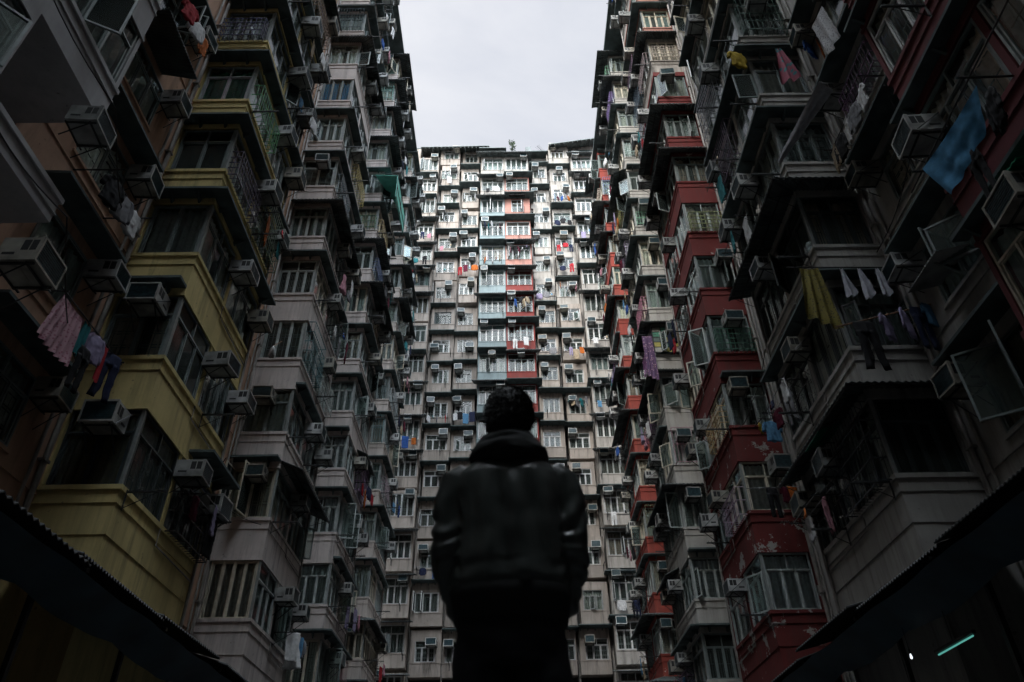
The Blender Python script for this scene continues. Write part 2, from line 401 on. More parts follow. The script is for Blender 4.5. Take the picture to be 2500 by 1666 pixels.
CC = {'navy':(.015,.022,.06),'black':(.012,.012,.014),'white':(.62,.62,.62),'grey':(.2,.2,.21),'pink':(.55,.27,.33),'red':(.4,.02,.03),'sky blue':(.12,.3,.5),'blue':(.03,.1,.35),'orange':(.5,.13,.02),'lavender':(.35,.3,.45),'teal':(.03,.22,.24),'yellow':(.5,.35,.03),'beige':(.45,.36,.25),'maroon':(.12,.01,.03),'green':(.03,.2,.09),'brown':(.1,.05,.03)}
CPOOL = ['navy','black','white','white','grey','black','pink','red','sky blue','blue','orange','lavender','teal','beige','maroon','navy','white']
CC = {k_: tuple(c*(.75 if k_ not in ('white','grey','black') else .9) for c in v_) for k_, v_ in CC.items()}
n_g = 0
def garment(kind, v, x, y, z, rz, color, label, s=1, group='laundry hung out on the facades', rot=None):
    global n_g
    n_g += 1
    label, n = uniq(label)
    o = link('hanging_'+kind, GM[kind, v], None, (x, y, z), rz, CC[color] if isinstance(color, str) else color)
    o.scale = (s, s, s)
    if rot: o.rotation_euler = rot
    tag(o, label, kind if kind != 'socks' else 'socks', group)
    return o
def rack_kit():
    b = MB()
    for s in (-.8, .8):
        b.box(s-.014, s+.014, -.72, 0, -.014, .014)
        b.tube([(s,-.6,-.01),(s,-.01,-.38)], .009, 4)
        for k in range(5): y = -.14-.13*k; b.box(s-.006, s+.006, y-.006, y+.006, .014, .05)
        b.box(s-.02, s+.02, -.012, 0, -.42, .06)
    b.box(-.8, .8, -.015, -.003, -.03, .0)
    fr = b.mesh('drying_rack', [M_steel])
    p = MB(); p.tube([(-1.0,0,0),(1.0,0,.01)], .011, 5)
    return fr, p.mesh('drying_rack_pole', [M_galv])
RK = rack_kit()
# toothed arm bracket standing out from a sill
def arm_kit():
    b = MB(); b.box(-.02, .02, -.78, 0, -.02, .02); b.tube([(0,-.62,-.01),(0,-.01,-.34)], .01, 4)
    for k in range(6): y = -.2-.1*k; b.tube([(0,y,.015),(0,y-.02,.06),(0,y+.012,.075)], .006, 4)
    b.box(-.022, .022, -.012, 0, -.38, .04)
    return b.mesh('clothes_bracket', [M_steel])
ARM = arm_kit()
def arm(x, y, z, rz, label):
    label, n = uniq(label)
    return tag(link('clothes_bracket', ARM, None, (x, y, z), rz), label, 'bracket', 'toothed clothes brackets on the sills')
def rack(x, y, z, rz, where, n=None, r=rng, colors=None, kinds=None, width=1.7):
    """drying rack on a wall with n garments along its poles; z = height of the pole"""
    lab, _ = uniq('metal drying rack '+where)
    t = empty('drying_rack', (x, y, z), lab, 'drying rack', 'drying racks below the windows', rz)
    link('frame', RK[0], t); yp = [-.35, -.6]
    for q in yp: link('pole', RK[1], t, (0, q, .03))
    if n is None: n = r.choice([2,3,4,5])
    cs = math.cos(rz); sn = math.sin(rz); done = set()
    for i in range(n):
        kind = (kinds[i % len(kinds)] if kinds else r.choice(['shirt','shirt','towel','trousers','socks','towel']))
        color = colors[i % len(colors)] if colors else r.choice(CPOOL)
        for _ in range(12):
            if (kind, color) not in done: break
            color = r.choice(CPOOL)
        done.add((kind, color))
        lx = -width/2+width*(i+.5)/n+r.uniform(-.05,.05); ly = yp[i % 2] if n < 5 else r.choice(yp)
        turn = r.uniform(-.25,.25) if n <= 4 else math.pi/2*r.choice([1,-1])*r.uniform(.5,1)
        v = r.randrange(2)
        garment(kind, v, x+lx*cs-ly*sn, y+lx*sn+ly*cs, z+.03, rz+turn, color, f'{color} {kind} racked {where}', r.uniform(.8,1.05))
    return t

# ------------------------------------------------------------------ stacks of bays
SILL0, FH = 6.4, 3.065
WH = 1.72
BX = 7.5; RX = 9.1
def sill(k): return SILL0+FH*k
M_wallback = M_room
def corrug(b, p00, p10, p11, p01, waves, th=.02, mi=0, amp=.022):
    """corrugated sheet over a quad; waves run along p00->p10"""
    p00, p10, p11, p01 = map(Vector, (p00, p10, p11, p01)); nu = waves*4
    def f(u, v, o):
        p = (p00*(1-u)+p10*u)*(1-v)+(p01*(1-u)+p11*u)*v
        return p+Vector((0, 0, amp*math.sin(u*waves*2*math.pi)+o))
    base = len(b.v)
    b.grid(lambda u, v: f(u, v, 0), nu, 1, mi); b.grid(lambda u, v: f(u, v, th), nu, 1, mi)
    n = nu+1
    for i in range(nu):   # rims
        a = base+i; c = base+2*n+i
        b.f.append((a, a+1, c+1, c)); b.m.append(mi)
        a += n; c += n; b.f.append((a, c, c+1, a+1)); b.m.append(mi)

def side_bay_geo(b, s, y0, y1, k, band=0, room=1, post=2, pro=.04, open_far=False, rec=None):
    """one storey of a side bay, s=-1 left / +1 right. band material index, room index"""
    X = lambda v: s*v
    z0 = sill(k)-.98; zs = sill(k); zw = zs+WH; z1 = sill(k+1)-.98
    if open_far: z0 = sill(k)-.55
    b.box(X(RX+.3), X(BX), y0, y1, z0, zs, band)                               # parapet body
    b.box(X(RX), X(BX-pro), y0-pro, y1+pro, zs-.085, zs+.015, band)            # sill ledge
    b.box(X(RX), X(BX-.025), y0-.025, y1+.025, zs-.36, zs-.33, band)           # string course
    ym = y0+1.95; ye = ym if open_far else y1
    b.box(X(RX+.3), X(BX), y0, ye, zw, z1, band)                               # band over the window
    b.box(X(RX), X(BX-.03), y0-.03, ye+.03, zw, zw+.07, band)
    b.box(X(RX+.3), X(BX+.42), y0+.42, ye-.06, zs, zw, room)                   # solid core, room darkness in its colour
    if open_far:
        b.box(X(BX), X(BX+.13), ym, ym+.13, zs, z1, band); b.box(X(RX+.3), X(RX+.02), ym, y1, zs, z1, 3); b.box(X(RX+.3), X(BX), y0, y0+.06, zs, zw, band)
        return
    b.box(X(BX+.075), X(BX+.01), y0+.01, y0+.07, zs, zw, post)                          # corner post
    b.box(X(BX+.4), X(BX), ym, ym+.13, zs, zw, band)                           # pilaster
    b.box(X(BX+.4), X(BX), y1-.1, y1, zs, zw, band)
    b.box(X(RX+.3), X(RX-.05), y0, y0+.3, zs, zw, band)

def slab_canopy(s, y0, y1, k, mat=None, pf=.38, ps=.62, front=True, side=True, tilt=.0, sidey=None):
    b = MB(); X = lambda v: s*v; z = sill(k)+WH+.24; t = .07
    ya, yb = sidey or (y0, y1)
    if front:
        b.hexa([(X(RX-.02), y0-pf, z-tilt), (X(BX), y0-pf, z-tilt), (X(BX), y0, z), (X(RX-.02), y0, z)], [(X(RX-.02), y0-pf, z+t-tilt), (X(BX), y0-pf, z+t-tilt), (X(BX), y0, z+t), (X(RX-.02), y0, z+t)])
        for q in (BX+.35, BX+1.05): b.hexa([(X(q), y0, z-.22), (X(q+.05), y0, z-.22), (X(q+.05), y0-.02, z-.22), (X(q), y0-.02, z-.22)], [(X(q), y0, z), (X(q+.05), y0, z), (X(q+.05), y0-pf*.85, z), (X(q), y0-pf*.85, z)])
    if side:
        yn = ya-(pf if front else 0)
        b.hexa([(X(BX), yn, z-(tilt if front else 0)), (X(BX-ps), yn, z-tilt-.02), (X(BX-ps), yb+.12, z-tilt-.02), (X(BX), yb+.12, z)], [(X(BX), yn, z+t-(tilt if front else 0)), (X(BX-ps), yn, z+t-tilt-.02), (X(BX-ps), yb+.12, z+t-tilt-.02), (X(BX), yb+.12, z+t)])
        n = 4
        for i in range(n):
            y = ya+.3+(yb-ya-.5)*i/(n-1)
            b.hexa([(X(BX), y, z-.2), (X(BX-.02), y, z-.2), (X(BX-.02), y+.05, z-.2), (X(BX), y+.05, z-.2)], [(X(BX), y, z-.001), (X(BX-ps*.8), y, z-.03), (X(BX-ps*.8), y+.05, z-.03), (X(BX), y+.05, z-.001)])
    return b.mesh('canopy', [mat or M_slab])

def metal_awning(s, y0, y1, k, pf=.55, ps=.95, front=True, drop=.22, mat=None, z=None, inner=0):
    b = MB(); X = lambda v: s*v; z = z or sill(k)+WH+.27
    xo = BX-ps; zo = z-drop
    if front:
        corrug(b, (X(RX-.05), y0-pf, zo), (X(xo), y0-pf, zo), (X(BX), y0, z), (X(RX-.05), y0, z), 14)
        b.box(X(RX-.05), X(xo+.02), y0-pf+.02, y0-pf+.05, zo-.05, zo-.02, 1)
        for q in (0, .5, 1): xx = RX-.1-(RX-.1-BX)*q; b.tube([(X(xx), y0-pf+.03, zo-.035), (X(xx), y0, z-.035)], .014, 4, 1)
    corrug(b, (X(xo), y0-(pf if front else 0), zo), (X(xo), y1+.1, zo), (X(BX), y1+.1, z), (X(BX), y0, z), int((y1-y0)*7))
    b.box(X(xo+.02), X(xo+.05), y0-(pf-.02 if front else 0), y1+.08, zo-.05, zo-.02, 1)
    b.box(X(BX-ps*.5), X(BX-ps*.5+.03), y0, y1+.08, (z+zo)/2-.06, (z+zo)/2-.03, 1)
    n = 5
    for i in range(n):
        y = y0+.1+(y1-y0-.15)*i/(n-1)
        b.tube([(X(xo+.04), y, zo-.035), (X(BX), y, z-.035)], .014, 4, 1)
        if i % 2 == 0: b.tube([(X(xo+.1), y, zo-.03), (X(BX), y, z-.55)], .011, 4, 1)
    return b.mesh('awning', [mat or M_corr, M_steel])

AXR = {-1: math.pi/2, 1: -math.pi/2}      # window turned towards the court
def storey(k): return ORD[k]+' floor'

def side_stack(s, idx, y0, spec):
    """one stack: bay y0..y0+4.2 and the recess before it (towards the viewer)"""
    y1 = y0+4.2; r = random.Random(100*idx+s)
    name = spec['name']; bld = empty('apartment_building', (s*RX, y0, -.2), spec['label'], 'apartment block', 'apartment stacks along the court', 0)
    X = lambda v: s*v
    BL = Matrix.Translation(-Vector((s*RX, y0, -.2)))
    def part(nm, me, col=None):
        o = link(nm, me, bld, -Vector((s*RX, y0, -.2)), col=col); return o
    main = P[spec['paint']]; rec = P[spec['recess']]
    wall = MB()
    yr0 = y0-4.5
    top = sill(13)+WH+.65; bot = -.2
    # recess wall with window openings on visible storeys
    visrec = idx in (0, 1)
    def is_vis(k, ya, yb):
        z0, z1 = sill(k)-1, sill(k)+2.1
        return seen([(X(BX), ya, z0), (X(BX), ya, z1), (X(RX), ya, z0), (X(RX), ya, z1), (X(BX), yb, z0), (X(BX), yb, z1)])
    wy0, wy1 = y0-3.0, y0-1.25
    rzwin = {}
    if visrec and idx == 1:
        zprev = bot
        for k in range(0, 14):
            if not is_vis(k, yr0, y0): continue
            zs = sill(k)+.15; zw = zs+1.5
            wall.box(X(RX+.35), X(RX), yr0, y0, zprev, zs, 1); wall.box(X(RX+.35), X(RX), yr0, wy0, zs, zw, 1); wall.box(X(RX+.35), X(RX), wy1, y0, zs, zw, 1)
            wall.box(X(RX), X(RX-.03), yr0, y0, zs-.33, zs-.29, 1)
            wall.box(X(RX), X(RX-.05), wy0-.08, wy1+.08, zs-.07, zs, 1)
            zprev = zw
            w = window(bld, X(RX+.05)-s*RX, (wy0+wy1)/2-y0, zs+.2, wy1-wy0, 1.5, AXR[s], r.choice([2,3]), r.random() < .5, r=r, frame=ALU)
        wall.box(X(RX+.35), X(RX), yr0, y0, zprev, top, 1)
        wall.box(X(RX+.6), X(RX+.35), yr0, y0, bot, top, 2)
    else:
        wall.box(X(RX+.4), X(RX), yr0, y0, bot, top, 1)
        for k in range(14): wall.box(X(RX), X(RX-.03), yr0, y0, sill(k)-.36, sill(k)-.33, 1)
    wall.box(X(RX+4), X(RX+.6), yr0, y1, bot, top, 1)
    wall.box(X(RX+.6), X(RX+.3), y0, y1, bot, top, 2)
    wall.box(X(RX+.3), X(BX+.02), y0+.02, y1-.02, bot, sill(0)-.98, 0)      # podium under the bay
    wall.box(X(RX+4), X(BX-.3), yr0+.02, y1, top, top+.2, 3)               # roof slab
    # roof parapet and roof sheds
    wall.box(X(RX+3.9), X(BX+.2), y0+.1, y1-.1, top+.25, top+.9, 0)
    for k in range(14):
        paint = spec.get('paints', {}).get(k, spec['paint']); vis = is_vis(k, y0, y1)
        if not vis:
            side_bay_geo(wall, s, y0, y1, k, 0, 2, 3)
            z = sill(k)+WH+.24
            wall.box(X(RX), X(BX-.6), y0-.5, y0, z, z+.07, 3); wall.box(X(BX), X(BX-.6), y0, y1, z, z+.07, 3)
            continue
        b = MB(); op_ = k in spec.get('open', ()); side_bay_geo(b, s, y0, y1, k, 0, 1, 2, open_far=op_); 
        part('bay', b.mesh('bay', [P[paint], M_room, M_alu, rec]))
        # canopies
        c = spec.get('canopy', {}).get(k)
        if c is None: c = r.choices(['slab','awn','awnside','slabside','none'], spec.get('cw', [5,3,1,1,.5]))[0]
        ps = spec.get('ps') or r.uniform(.3,.46)
        if c == 'slab': part('canopy', slab_canopy(s, y0, y1, k, ps=ps, tilt=r.uniform(0,.05)))
        elif c == 'slabside': part('canopy', slab_canopy(s, y0, y1, k, front=False, ps=ps))
        elif c == 'farside': part('canopy', slab_canopy(s, y0, y1, k, front=False, sidey=(y0+2.3, y1), ps=.6))
        elif c == 'slabfront': part('canopy', slab_canopy(s, y0, y1, k, side=False, ps=ps))
        elif c == 'awn': part('awning', metal_awning(s, y0, y1, k, ps=r.uniform(.55,.85), drop=r.uniform(.12,.35)))
        elif c == 'awnside': part('canopy', slab_canopy(s, y0, y1, k, side=False)); part('awning', metal_awning(s, y0+r.choice([0,1.9]), y1, k, front=False, ps=r.uniform(.55,.9), drop=r.uniform(.2,.4)))
        elif c == 'small': part('canopy', slab_canopy(s, y0, y0+.5, k, side=False, pf=.42))
        zs = sill(k); h = WH
        fr = spec.get('frames', {}).get(k)
        rr = r
        cfg = spec.get('cfg', {}).get(k, {})
        # front window
        wf = RX-BX-.06-.12
        window(bld, X(BX+.06+wf/2+.02)-s*RX, .1, zs+.2, wf, h, 0, cfg.get('nf', r.choice([2,3,3,4])), cfg.get('tf', r.random() < .8), r=r, frame=fr, curtain=cfg.get('cf'), open_=cfg.get('of'))
        # court windows
        window(bld, X(BX+.09)-s*RX, 1.0, zs+.2, 1.84, h, AXR[s], 3, r.random() < .8, r=r, frame=fr, curtain=cfg.get('c1'))
        if not op_: window(bld, X(BX+.09)-s*RX, 3.09, zs+.2, 1.98, h, AXR[s], r.choice([3,4]), r.random() < .8, r=r, frame=fr)
        # air conditioners
        st = f'{storey(k)} of the {name}'
        rz = AXR[s]
        if r.random() < spec.get('pa', .8): ac(X(BX-.0), y0+2.02+r.uniform(-.15,.25), zs+r.uniform(.95,1.2), rz, f'air conditioner mid bay, {st}', r)
        if r.random() < spec.get('pa', .8)*.75: ac(X(BX-.0), y0+3.8+r.uniform(-.1,.1), zs+r.uniform(.7,1.25), rz, f'air conditioner at the bay end, {st}', r)
        if cfg.get('af', r.random() < .38): ac(X(BX+r.uniform(.35,1.2)), y0, zs+r.uniform(1.05,1.2), 0, f'air conditioner over the end window, {st}', r)
        # brackets, racks, laundry
        if r.random() < .65: arm(X(BX-.04), y0+r.uniform(.1,.4), zs-.05, rz, f'toothed bracket at the bay corner, {st}')
        if r.random() < .5: arm(X(BX-.04), y0+2.3+r.uniform(0,.4), zs-.05, rz, f'toothed bracket mid bay, {st}')
        nl = cfg.get('laundry', r.choices([0,3,4,2], spec.get('lw', [4.5,1.2,1.2,1]))[0])
        if nl and idx > 0: rack(X(BX-.02), y0+3.1, zs+r.uniform(.1,.9), rz, f'on the {st}', nl, r, colors=cfg.get('lc'), kinds=cfg.get('lk'))
        nlf = cfg.get('laundryf', 0)
        if nlf: rack(X(BX+.8), y0-.02, zs+.05, 0, f'end face, {st}', nlf, r, width=1.3)
    # recess things
    if idx == 1:
        for k in range(0, 5):
            st = f'{storey(k)} of the {name}'
            ac(X(RX), y0-1.0, sill(k)+1.25, AXR[s], f'air conditioner on the recessed wall, {st}', r)
            cb = MB(); z = sill(k)+1.95
            cb.hexa([(X(RX), yr0+1.0, z), (X(RX-.6), yr0+1.0, z-.03), (X(RX-.6), y0-.9, z-.03), (X(RX), y0-.9, z)], [(X(RX), yr0+1.0, z+.07), (X(RX-.6), yr0+1.0, z+.04), (X(RX-.6), y0-.9, z+.04), (X(RX), y0-.9, z+.07)])
            if k != 3 or s > 0: part('canopy', cb.mesh('canopy', [M_slab]))
            else:
                ab = MB(); corrug(ab, (X(RX-1.0), yr0+1.0, z-.25), (X(RX-1.0), y0-1.6, z-.25), (X(RX), y0-1.6, z), (X(RX), yr0+1.0, z), 22)
                part('awning', ab.mesh('awning', [M_corr]))
    part('wall', wall.mesh('wall', [main, rec, M_room, M_slab]))
    # drainpipes in the recess
    pb = MB()
    for q, rad in ((.25, .055), (.55, .035)): pb.tube([(X(RX-.09), y0-q, bot), (X(RX-.09), y0-q, top)], rad, 8)
    for k in range(14): pb.box(X(RX), X(RX-.16), y0-.34, y0-.16, sill(k)+.4, sill(k)+.45)
    part('drainpipe', pb.mesh('drainpipe', [M_pipe]))
    if idx > 0:
        qb = MB(); ya = y0+r.uniform(1.6,2.2)
        qb.tube([(X(BX-.05), y1-.12, -.2), (X(BX-.05), y1-.12, top)], .04, 6)
        for k in range(13):
            z = sill(k)-.5; qb.tube([(X(BX-.03), y1-.12, z), (X(BX-.03), ya, z+.05), (X(BX-.03), ya, z+.42)], .018, 5)
        part('drainpipe', qb.mesh('drainpipe', [M_pipe]))
    return bld

SP = {}
#SPECS
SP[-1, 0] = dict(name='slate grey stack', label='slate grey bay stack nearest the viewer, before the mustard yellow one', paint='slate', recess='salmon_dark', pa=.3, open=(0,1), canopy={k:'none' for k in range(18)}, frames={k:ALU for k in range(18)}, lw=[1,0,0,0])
SP[-1, 1] = dict(name='yellow stack', label='apartment stack with mustard yellow bays and a salmon recess', paint='yellow', recess='salmon', pa=.95,
    canopy={0:'farside',1:'slabfront',2:'slab',3:'slab',4:'slab',5:'slab'}, frames={0:DARK,1:ALU,2:ALU,3:ALU,4:WHITE,5:ALU,6:ALU},
    cfg={4:dict(nf=2,cf=(.02,.22,.09),of=False,af=False), 1:dict(nf=2,of=False,af=True), 0:dict(nf=2,of=False,af=True,cf=(.2,.13,.06)), 2:dict(nf=2,cf=(.4,.42,.4),of=False,af=False), 3:dict(nf=2,of=False,af=False,cf=0),5:dict(af=False)})
SP[-1, 2] = dict(name='pink stack after the yellow', label='pale pink bay stack just beyond the mustard yellow stack', paint='pink', recess='salmon', pa=.85,
    canopy={0:'none',1:'awnside',2:'slabside',3:'none',4:'slab',5:'awn',6:'slab',7:'slab',8:'none',9:'awn',10:'slab'},
    cfg={8:dict(nf=3,cf=(.01,.19,.42),of=False,af=False),0:dict(laundry=5,lc=['white','white','white','grey'],lk=['towel','dress','towel','shirt']),3:dict(cf=0,of=False,af=False),6:dict(af=True),5:dict(laundry=3,lc=['pink','white','grey'],lk=['dress','towel','shirt']),7:dict(of=True)})
SP[-1, 3] = dict(name='blue-sided pink stack', label='pinkish bay stack with blue-grey side panels, third bay from the yellow', paint='pink', recess='beige', pa=.8, lw=[2.6,1.5,1.5,1],
    cfg={3:dict(laundry=4,lc=['red','navy','orange','red'],lk=['towel','shirt','towel','shirt']),7:dict(cf=0)})
SP[-1, 4] = dict(name='last beige stack', label='pinkish bay stack at the far end beside the end block, facing the brick one', paint='beige', recess='beige', pa=.8, lw=[2.6,1.5,1.5,1])
SP[1, 0] = dict(name='maroon stack', label='dark maroon bay stack nearest the viewer, beside the grey one', paint='maroon', recess='maroon', pa=.35, ps=.3, frames={2:(.62,.63,.62),3:(.62,.63,.62)}, canopy={k:'slab' for k in range(18)}, lw=[1,0,0,0])
SP[1, 1] = dict(name='weathered grey stack', label='weathered grey bay stack between the maroon and red stacks', paint='grey', recess='grey', pa=.8,
    canopy={0:'awn',1:'slab',2:'awn',3:'slab',4:'slab',5:'slab'}, frames={0:DARK,1:DARK,2:DARK,3:ALU,4:ALU,5:ALU}, cfg={2:dict(nf=4,of=False,af=False),1:dict(of=True,af=False),3:dict(nf=3,of=False,af=False),0:dict(nf=4,of=False,af=False,cf=0),4:dict(of=False,af=False)}, lw=[5,1,1,1])
SP[1, 2] = dict(name='red stack', label='bay stack with deep red parapets beyond the weathered grey stack', paint='red', recess='grey', pa=.85,
    paints={0:'peeled',1:'peeled',2:'peeled',9:'white',10:'coral',11:'coral',12:'white',13:'coral'}, canopy={0:'none',1:'none',2:'slabfront',3:'none',4:'none',5:'none',6:'awn',7:'awn',8:'none',9:'awn',10:'slab'}, cfg={4:dict(of=True,nf=3),2:dict(laundryf=0),1:dict(of=False)}, lw=[4,1,1,1])
SP[1, 3] = dict(name='stained stack after the red', label='stained beige bay stack between the red stack and the brick red one', paint='grey', recess='grey', pa=.8, lw=[2.4,1.5,1.5,1], cfg={4:dict(laundry=3,lc=['pink','lavender','white'],lk=['dress','dress','towel'])})
SP[1, 4] = dict(name='brick red stack', label='brick red bay stack at the far end beside the end block', paint='brick', recess='beige', pa=.8, lw=[2.4,1.5,1.5,1])
for (s, i), sp in SP.items():
    side_stack(s, i, 4.4+8.7*i-(0.0 if i else .05), sp)

# ------------------------------------------------------------------ end block
YB = 49.5
COLS = [  # x0, x1, protrusion, name
 (-8.62,-6.62,1.0,'corner column by the beige stack'),
 (-6.5,-4.45,.75,'first cream column'),
 (-4.38,-2.52,.7,'cream column by the blue'),
 (-2.42,-.12,.95,'pale blue column'),
 (-.1,2.26,.95,'red column'),
 (2.4,4.2,.7,'white column by the red'),
 (4.3,6.35,.75,'second white column'),
 (6.5,8.62,1.0,'corner column by the brick stack')]
#            k: 17 down to 1
ACS = ['RR-L-RLLLRMRRLR-L','RRRLR-R-lLLRR-L-R','--RLLRRLrLLR-RLRL','-R-L L-LMRR-L----'.replace(' ','-'),'RL--LLLLM-L---R--','-LLRLRRLLL--RLR-L','LMR-MLRLLLLLLRR-L','LL-MLR-L-LLLLRLLR']
WASH = {(1,16):1,(1,13):2,(1,7):5,(2,12):4,(2,7):4,(3,16):2,(3,14):5,(3,13):5,(3,7):3,(4,13):5,(4,11):5,(4,10):2,(5,11):3,(5,9):2,(6,15):5,(6,14):3,(6,13):3,(6,12):2,(6,11):5,(6,9):4,(6,7):5,(7,10):2,(0,7):3,(0,13):2,(7,5):2,(2,4):3,(1,3):2,(7,3):2}
OPEN = {(3,17),(3,15),(4,13),(1,16),(2,16),(5,16),(6,16),(4,15),(7,11),(0,15),(4,8),(3,9),(7,4),(6,10)}
KIND = {}
def colpaint(c, k):
    if c == 3: return 'white' if k >= 16 else 'blue'
    if c == 4: return 'grey' if k == 17 else ('coral' if k >= 13 else 'scarlet')
    if c == 7: return 'white'
    if c in (5, 6): return 'white' if k > 10 else 'cream'
    return 'cream'
def back_building(cols, paint, label, topz, nm='apartment_building'):
    x0 = COLS[cols[0]][0]; x1 = COLS[cols[-1]][1]
    org = Vector(((x0+x1)/2, YB, -.2))
    bld = empty(nm, org, label, 'apartment block', 'apartment stacks along the court')
    part = lambda n, me: link(n, me, bld, -org)
    r = random.Random(cols[0]*31+5)
    wall = MB(); main = P[paint]
    xa = x0-.06 if cols[0] else x0-6; xb = x1+.06 if cols[-1] < 7 else x1+6
    wall.box(xa, xb, YB+.6, YB+9, -.2, topz, 0)
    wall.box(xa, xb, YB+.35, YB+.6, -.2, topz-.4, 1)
    kmax = 17
    wall.box(xa, xb, YB-.35, YB+9, topz, topz+.12, 2)
    for c in cols:
        cx0, cx1, pro, cname = COLS[c]; yf = YB-pro; w = cx1-cx0; bayc = pro > .85
        # pier to the next column
        nx = COLS[c+1][0] if c+1 < 8 else cx1+.2
        wall.box(cx1, nx, YB, YB+.36, -.2, topz-.1, 0)
        if c == 0: wall.box(-9.3, cx0, YB-.4, YB+.36, -.2, topz-.1, 0)
        if c == 7: wall.box(cx1, 9.3, YB-.4, YB+.36, -.2, topz-.1, 0)
        wall.box(cx0, cx1, YB-.001+.002, YB+.36, -.2, sill(1)-1.0, 0)
        for k in range(1, 18):
            j = 17-k; h = WH if bayc else 1.3; fh = 3.02 if bayc else 2.98
            zs = (58.15-.86-3.02*j) if bayc else (59.9-.68-2.98*j)
            z0 = zs-.85; z1 = zs+fh-.85
            if bayc is False and k == 17 and c in (5,): continue
            if zs+h > topz-.15:
                continue
            pn = colpaint(c, k); st = f'{storey(k)} of the {cname}'
            b = MB()
            ins = .0 if bayc else r.choice([0, .08, .2]); i2 = .0 if bayc else r.choice([0, .12])
            gap = r.choice([.16,.22,.3]); q = r.random()
            yf = YB-pro if bayc else YB-r.choice([.3,.5,.5,.75])
            b.box(cx0+ins, cx1-i2, yf, YB+.34, z0, zs, 0)
            b.box(cx0+ins-.02, cx1-i2+.02, yf-.03, YB, zs-.06, zs+.012, 0)
            b.box(cx0+ins, cx1-i2, yf, YB+.34, zs+h, z1-gap, 0)
            b.box(cx0, cx1, YB-.05, YB+.34, z1-gap, z1, 0)
            sm = (c == 4 and k == 15); ww = 0
            ww = 1.15 if sm else (w-.22 if bayc else r.choice([w-.45, w-.6, 1.3]))
            wx = (cx0+cx1)/2+(0 if bayc or sm else r.uniform(-.15,.1)*.8)
            b.box(cx0+ins, wx-ww/2, yf, YB+.34, zs, zs+h, 0); b.box(wx+ww/2, cx1-i2, yf, YB+.34, zs, zs+h, 0)
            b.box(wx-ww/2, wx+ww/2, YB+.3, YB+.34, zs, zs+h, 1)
            part('bay', b.mesh('bay', [P[pn], M_room]))
            # canopy under the gap
            zc = z1-gap-.06
            cb = MB(); pr = r.uniform(.5,.85)
            if c in (0, 7, 3, 4) and q < .45:
                e0 = .45 if c in (0, 3) else .05; e1 = .45 if c in (0, 4) else .05
                if c == 7: e0, e1 = .45, 0
                corrug(cb, (cx0-e0, yf-pr-.15, zc-.2), (cx1+e1, yf-pr-.15, zc-.2), (cx1+e1*.6, yf, zc), (cx0-e0*.6, yf, zc), 16)
                for t in range(5): xx = cx0+(w)*t/4; cb.tube([(xx, yf-pr-.1, zc-.23), (xx, yf, zc-.04)], .016, 4, 1)
                cb.box(cx0-e0, cx1+e1, yf-pr-.1, yf-pr-.07, zc-.26, zc-.22, 1)
                if not (c == 3 and k in (14,13)) or 1: part('awning', cb.mesh('awning', [M_corr, M_steel]))
            elif q < (.9 if bayc else .62):
                e = .3 if bayc and c not in (3, 4) else .05
                cb.box(cx0-e, cx1+.05 if c != 4 else cx1+.4, yf-pr, YB-.05, zc, zc+.06, 0)
                for t in range(5): xx = cx0+.1+(w-.2)*t/4; cb.hexa([(xx, yf, zc-.14), (xx+.04, yf, zc-.14), (xx+.04, yf-.01, zc-.14), (xx, yf-.01, zc-.14)], [(xx, yf, zc), (xx+.04, yf, zc), (xx+.04, yf-pr*.85, zc), (xx, yf-pr*.85, zc)])
                part('canopy', cb.mesh('canopy', [M_slab]))
            if sm:
                cb = MB(); corrug(cb, (wx-.8, yf-.7, zs+h-.02), (wx+.8, yf-.7, zs+h-.02), (wx+.75, yf, zs+h+.22), (wx-.75, yf, zs+h+.22), 10); part('awning', cb.mesh('awning', [M_steel]))
            if r.random() < .0: continue
            fr = DARK if (c, k) in ((1,10),(0,12)) else r.choice([(.6,.6,.59), (.5,.5,.5), (.4,.41,.41), (.3,.31,.3)])
            window(bld, wx-org.x, yf+.1-YB, zs+.2, ww, h, 0, 4 if ww > 1.7 else (2 if sm else 3), r.random() < .75, r=r, frame=fr, open_=(c, k) in OPEN or r.random() < .12, blank=False,
                   curtain=0 if r.random() < .4 else dim(r.choice(CURT), r.choice([.12,.2,.35,.6])))
            a = ACS[c][17-k] if 17-k < len(ACS[c]) else '-'
            if a != '-':
                dx = {'L':-ww*.33,'R':ww*.33,'M':0,'l':-ww*.3,'r':ww*.3}[a]
                ac(wx+dx, yf, zs+(h-.42 if a in 'LRM' else .1)+r.uniform(0,.2), 0, f'air conditioner on the {st}', r)
            nl = WASH.get((c, k), 0) or (3 if r.random() < .05 else 0)
            if nl: rack((cx0+cx1)/2, yf-.02, zs-.1+(1.2 if (c,k) in ((3,14),(4,13),(4,11),(6,7),(6,11)) else 0), 0, f'on the {st}', nl, r, width=min(1.7, w-.2))
            elif r.random() < .5:
                arm(cx0+r.uniform(.1, w-.1), yf-.03, zs-.1, 0, f'toothed bracket, {st}')
    part('wall', wall.mesh('wall', [main, M_room, M_slab]))
    pb = MB()
    for c in cols:
        if c < 7: xq = COLS[c][1]+.04; pb.tube([(xq, YB-.06, -.2), (xq, YB-.06, sill(9)), (xq+.12, YB-.06, sill(9)+.6), (xq+.12, YB-.06, topz-1)], .035, 6)
        if c in (1, 5, 2): xx = COLS[c][0]-.03; pb.tube([(xx, YB-.12, -.2), (xx, YB-.12, topz)], .06, 8)
    if pb.v: part('drainpipe', pb.mesh('drainpipe', [M_pipe]))
    return bld, org
b1, o1 = back_building([0,1,2], 'cream', 'cream wing of the end block with three window columns next to the pale blue bays', 61.4)
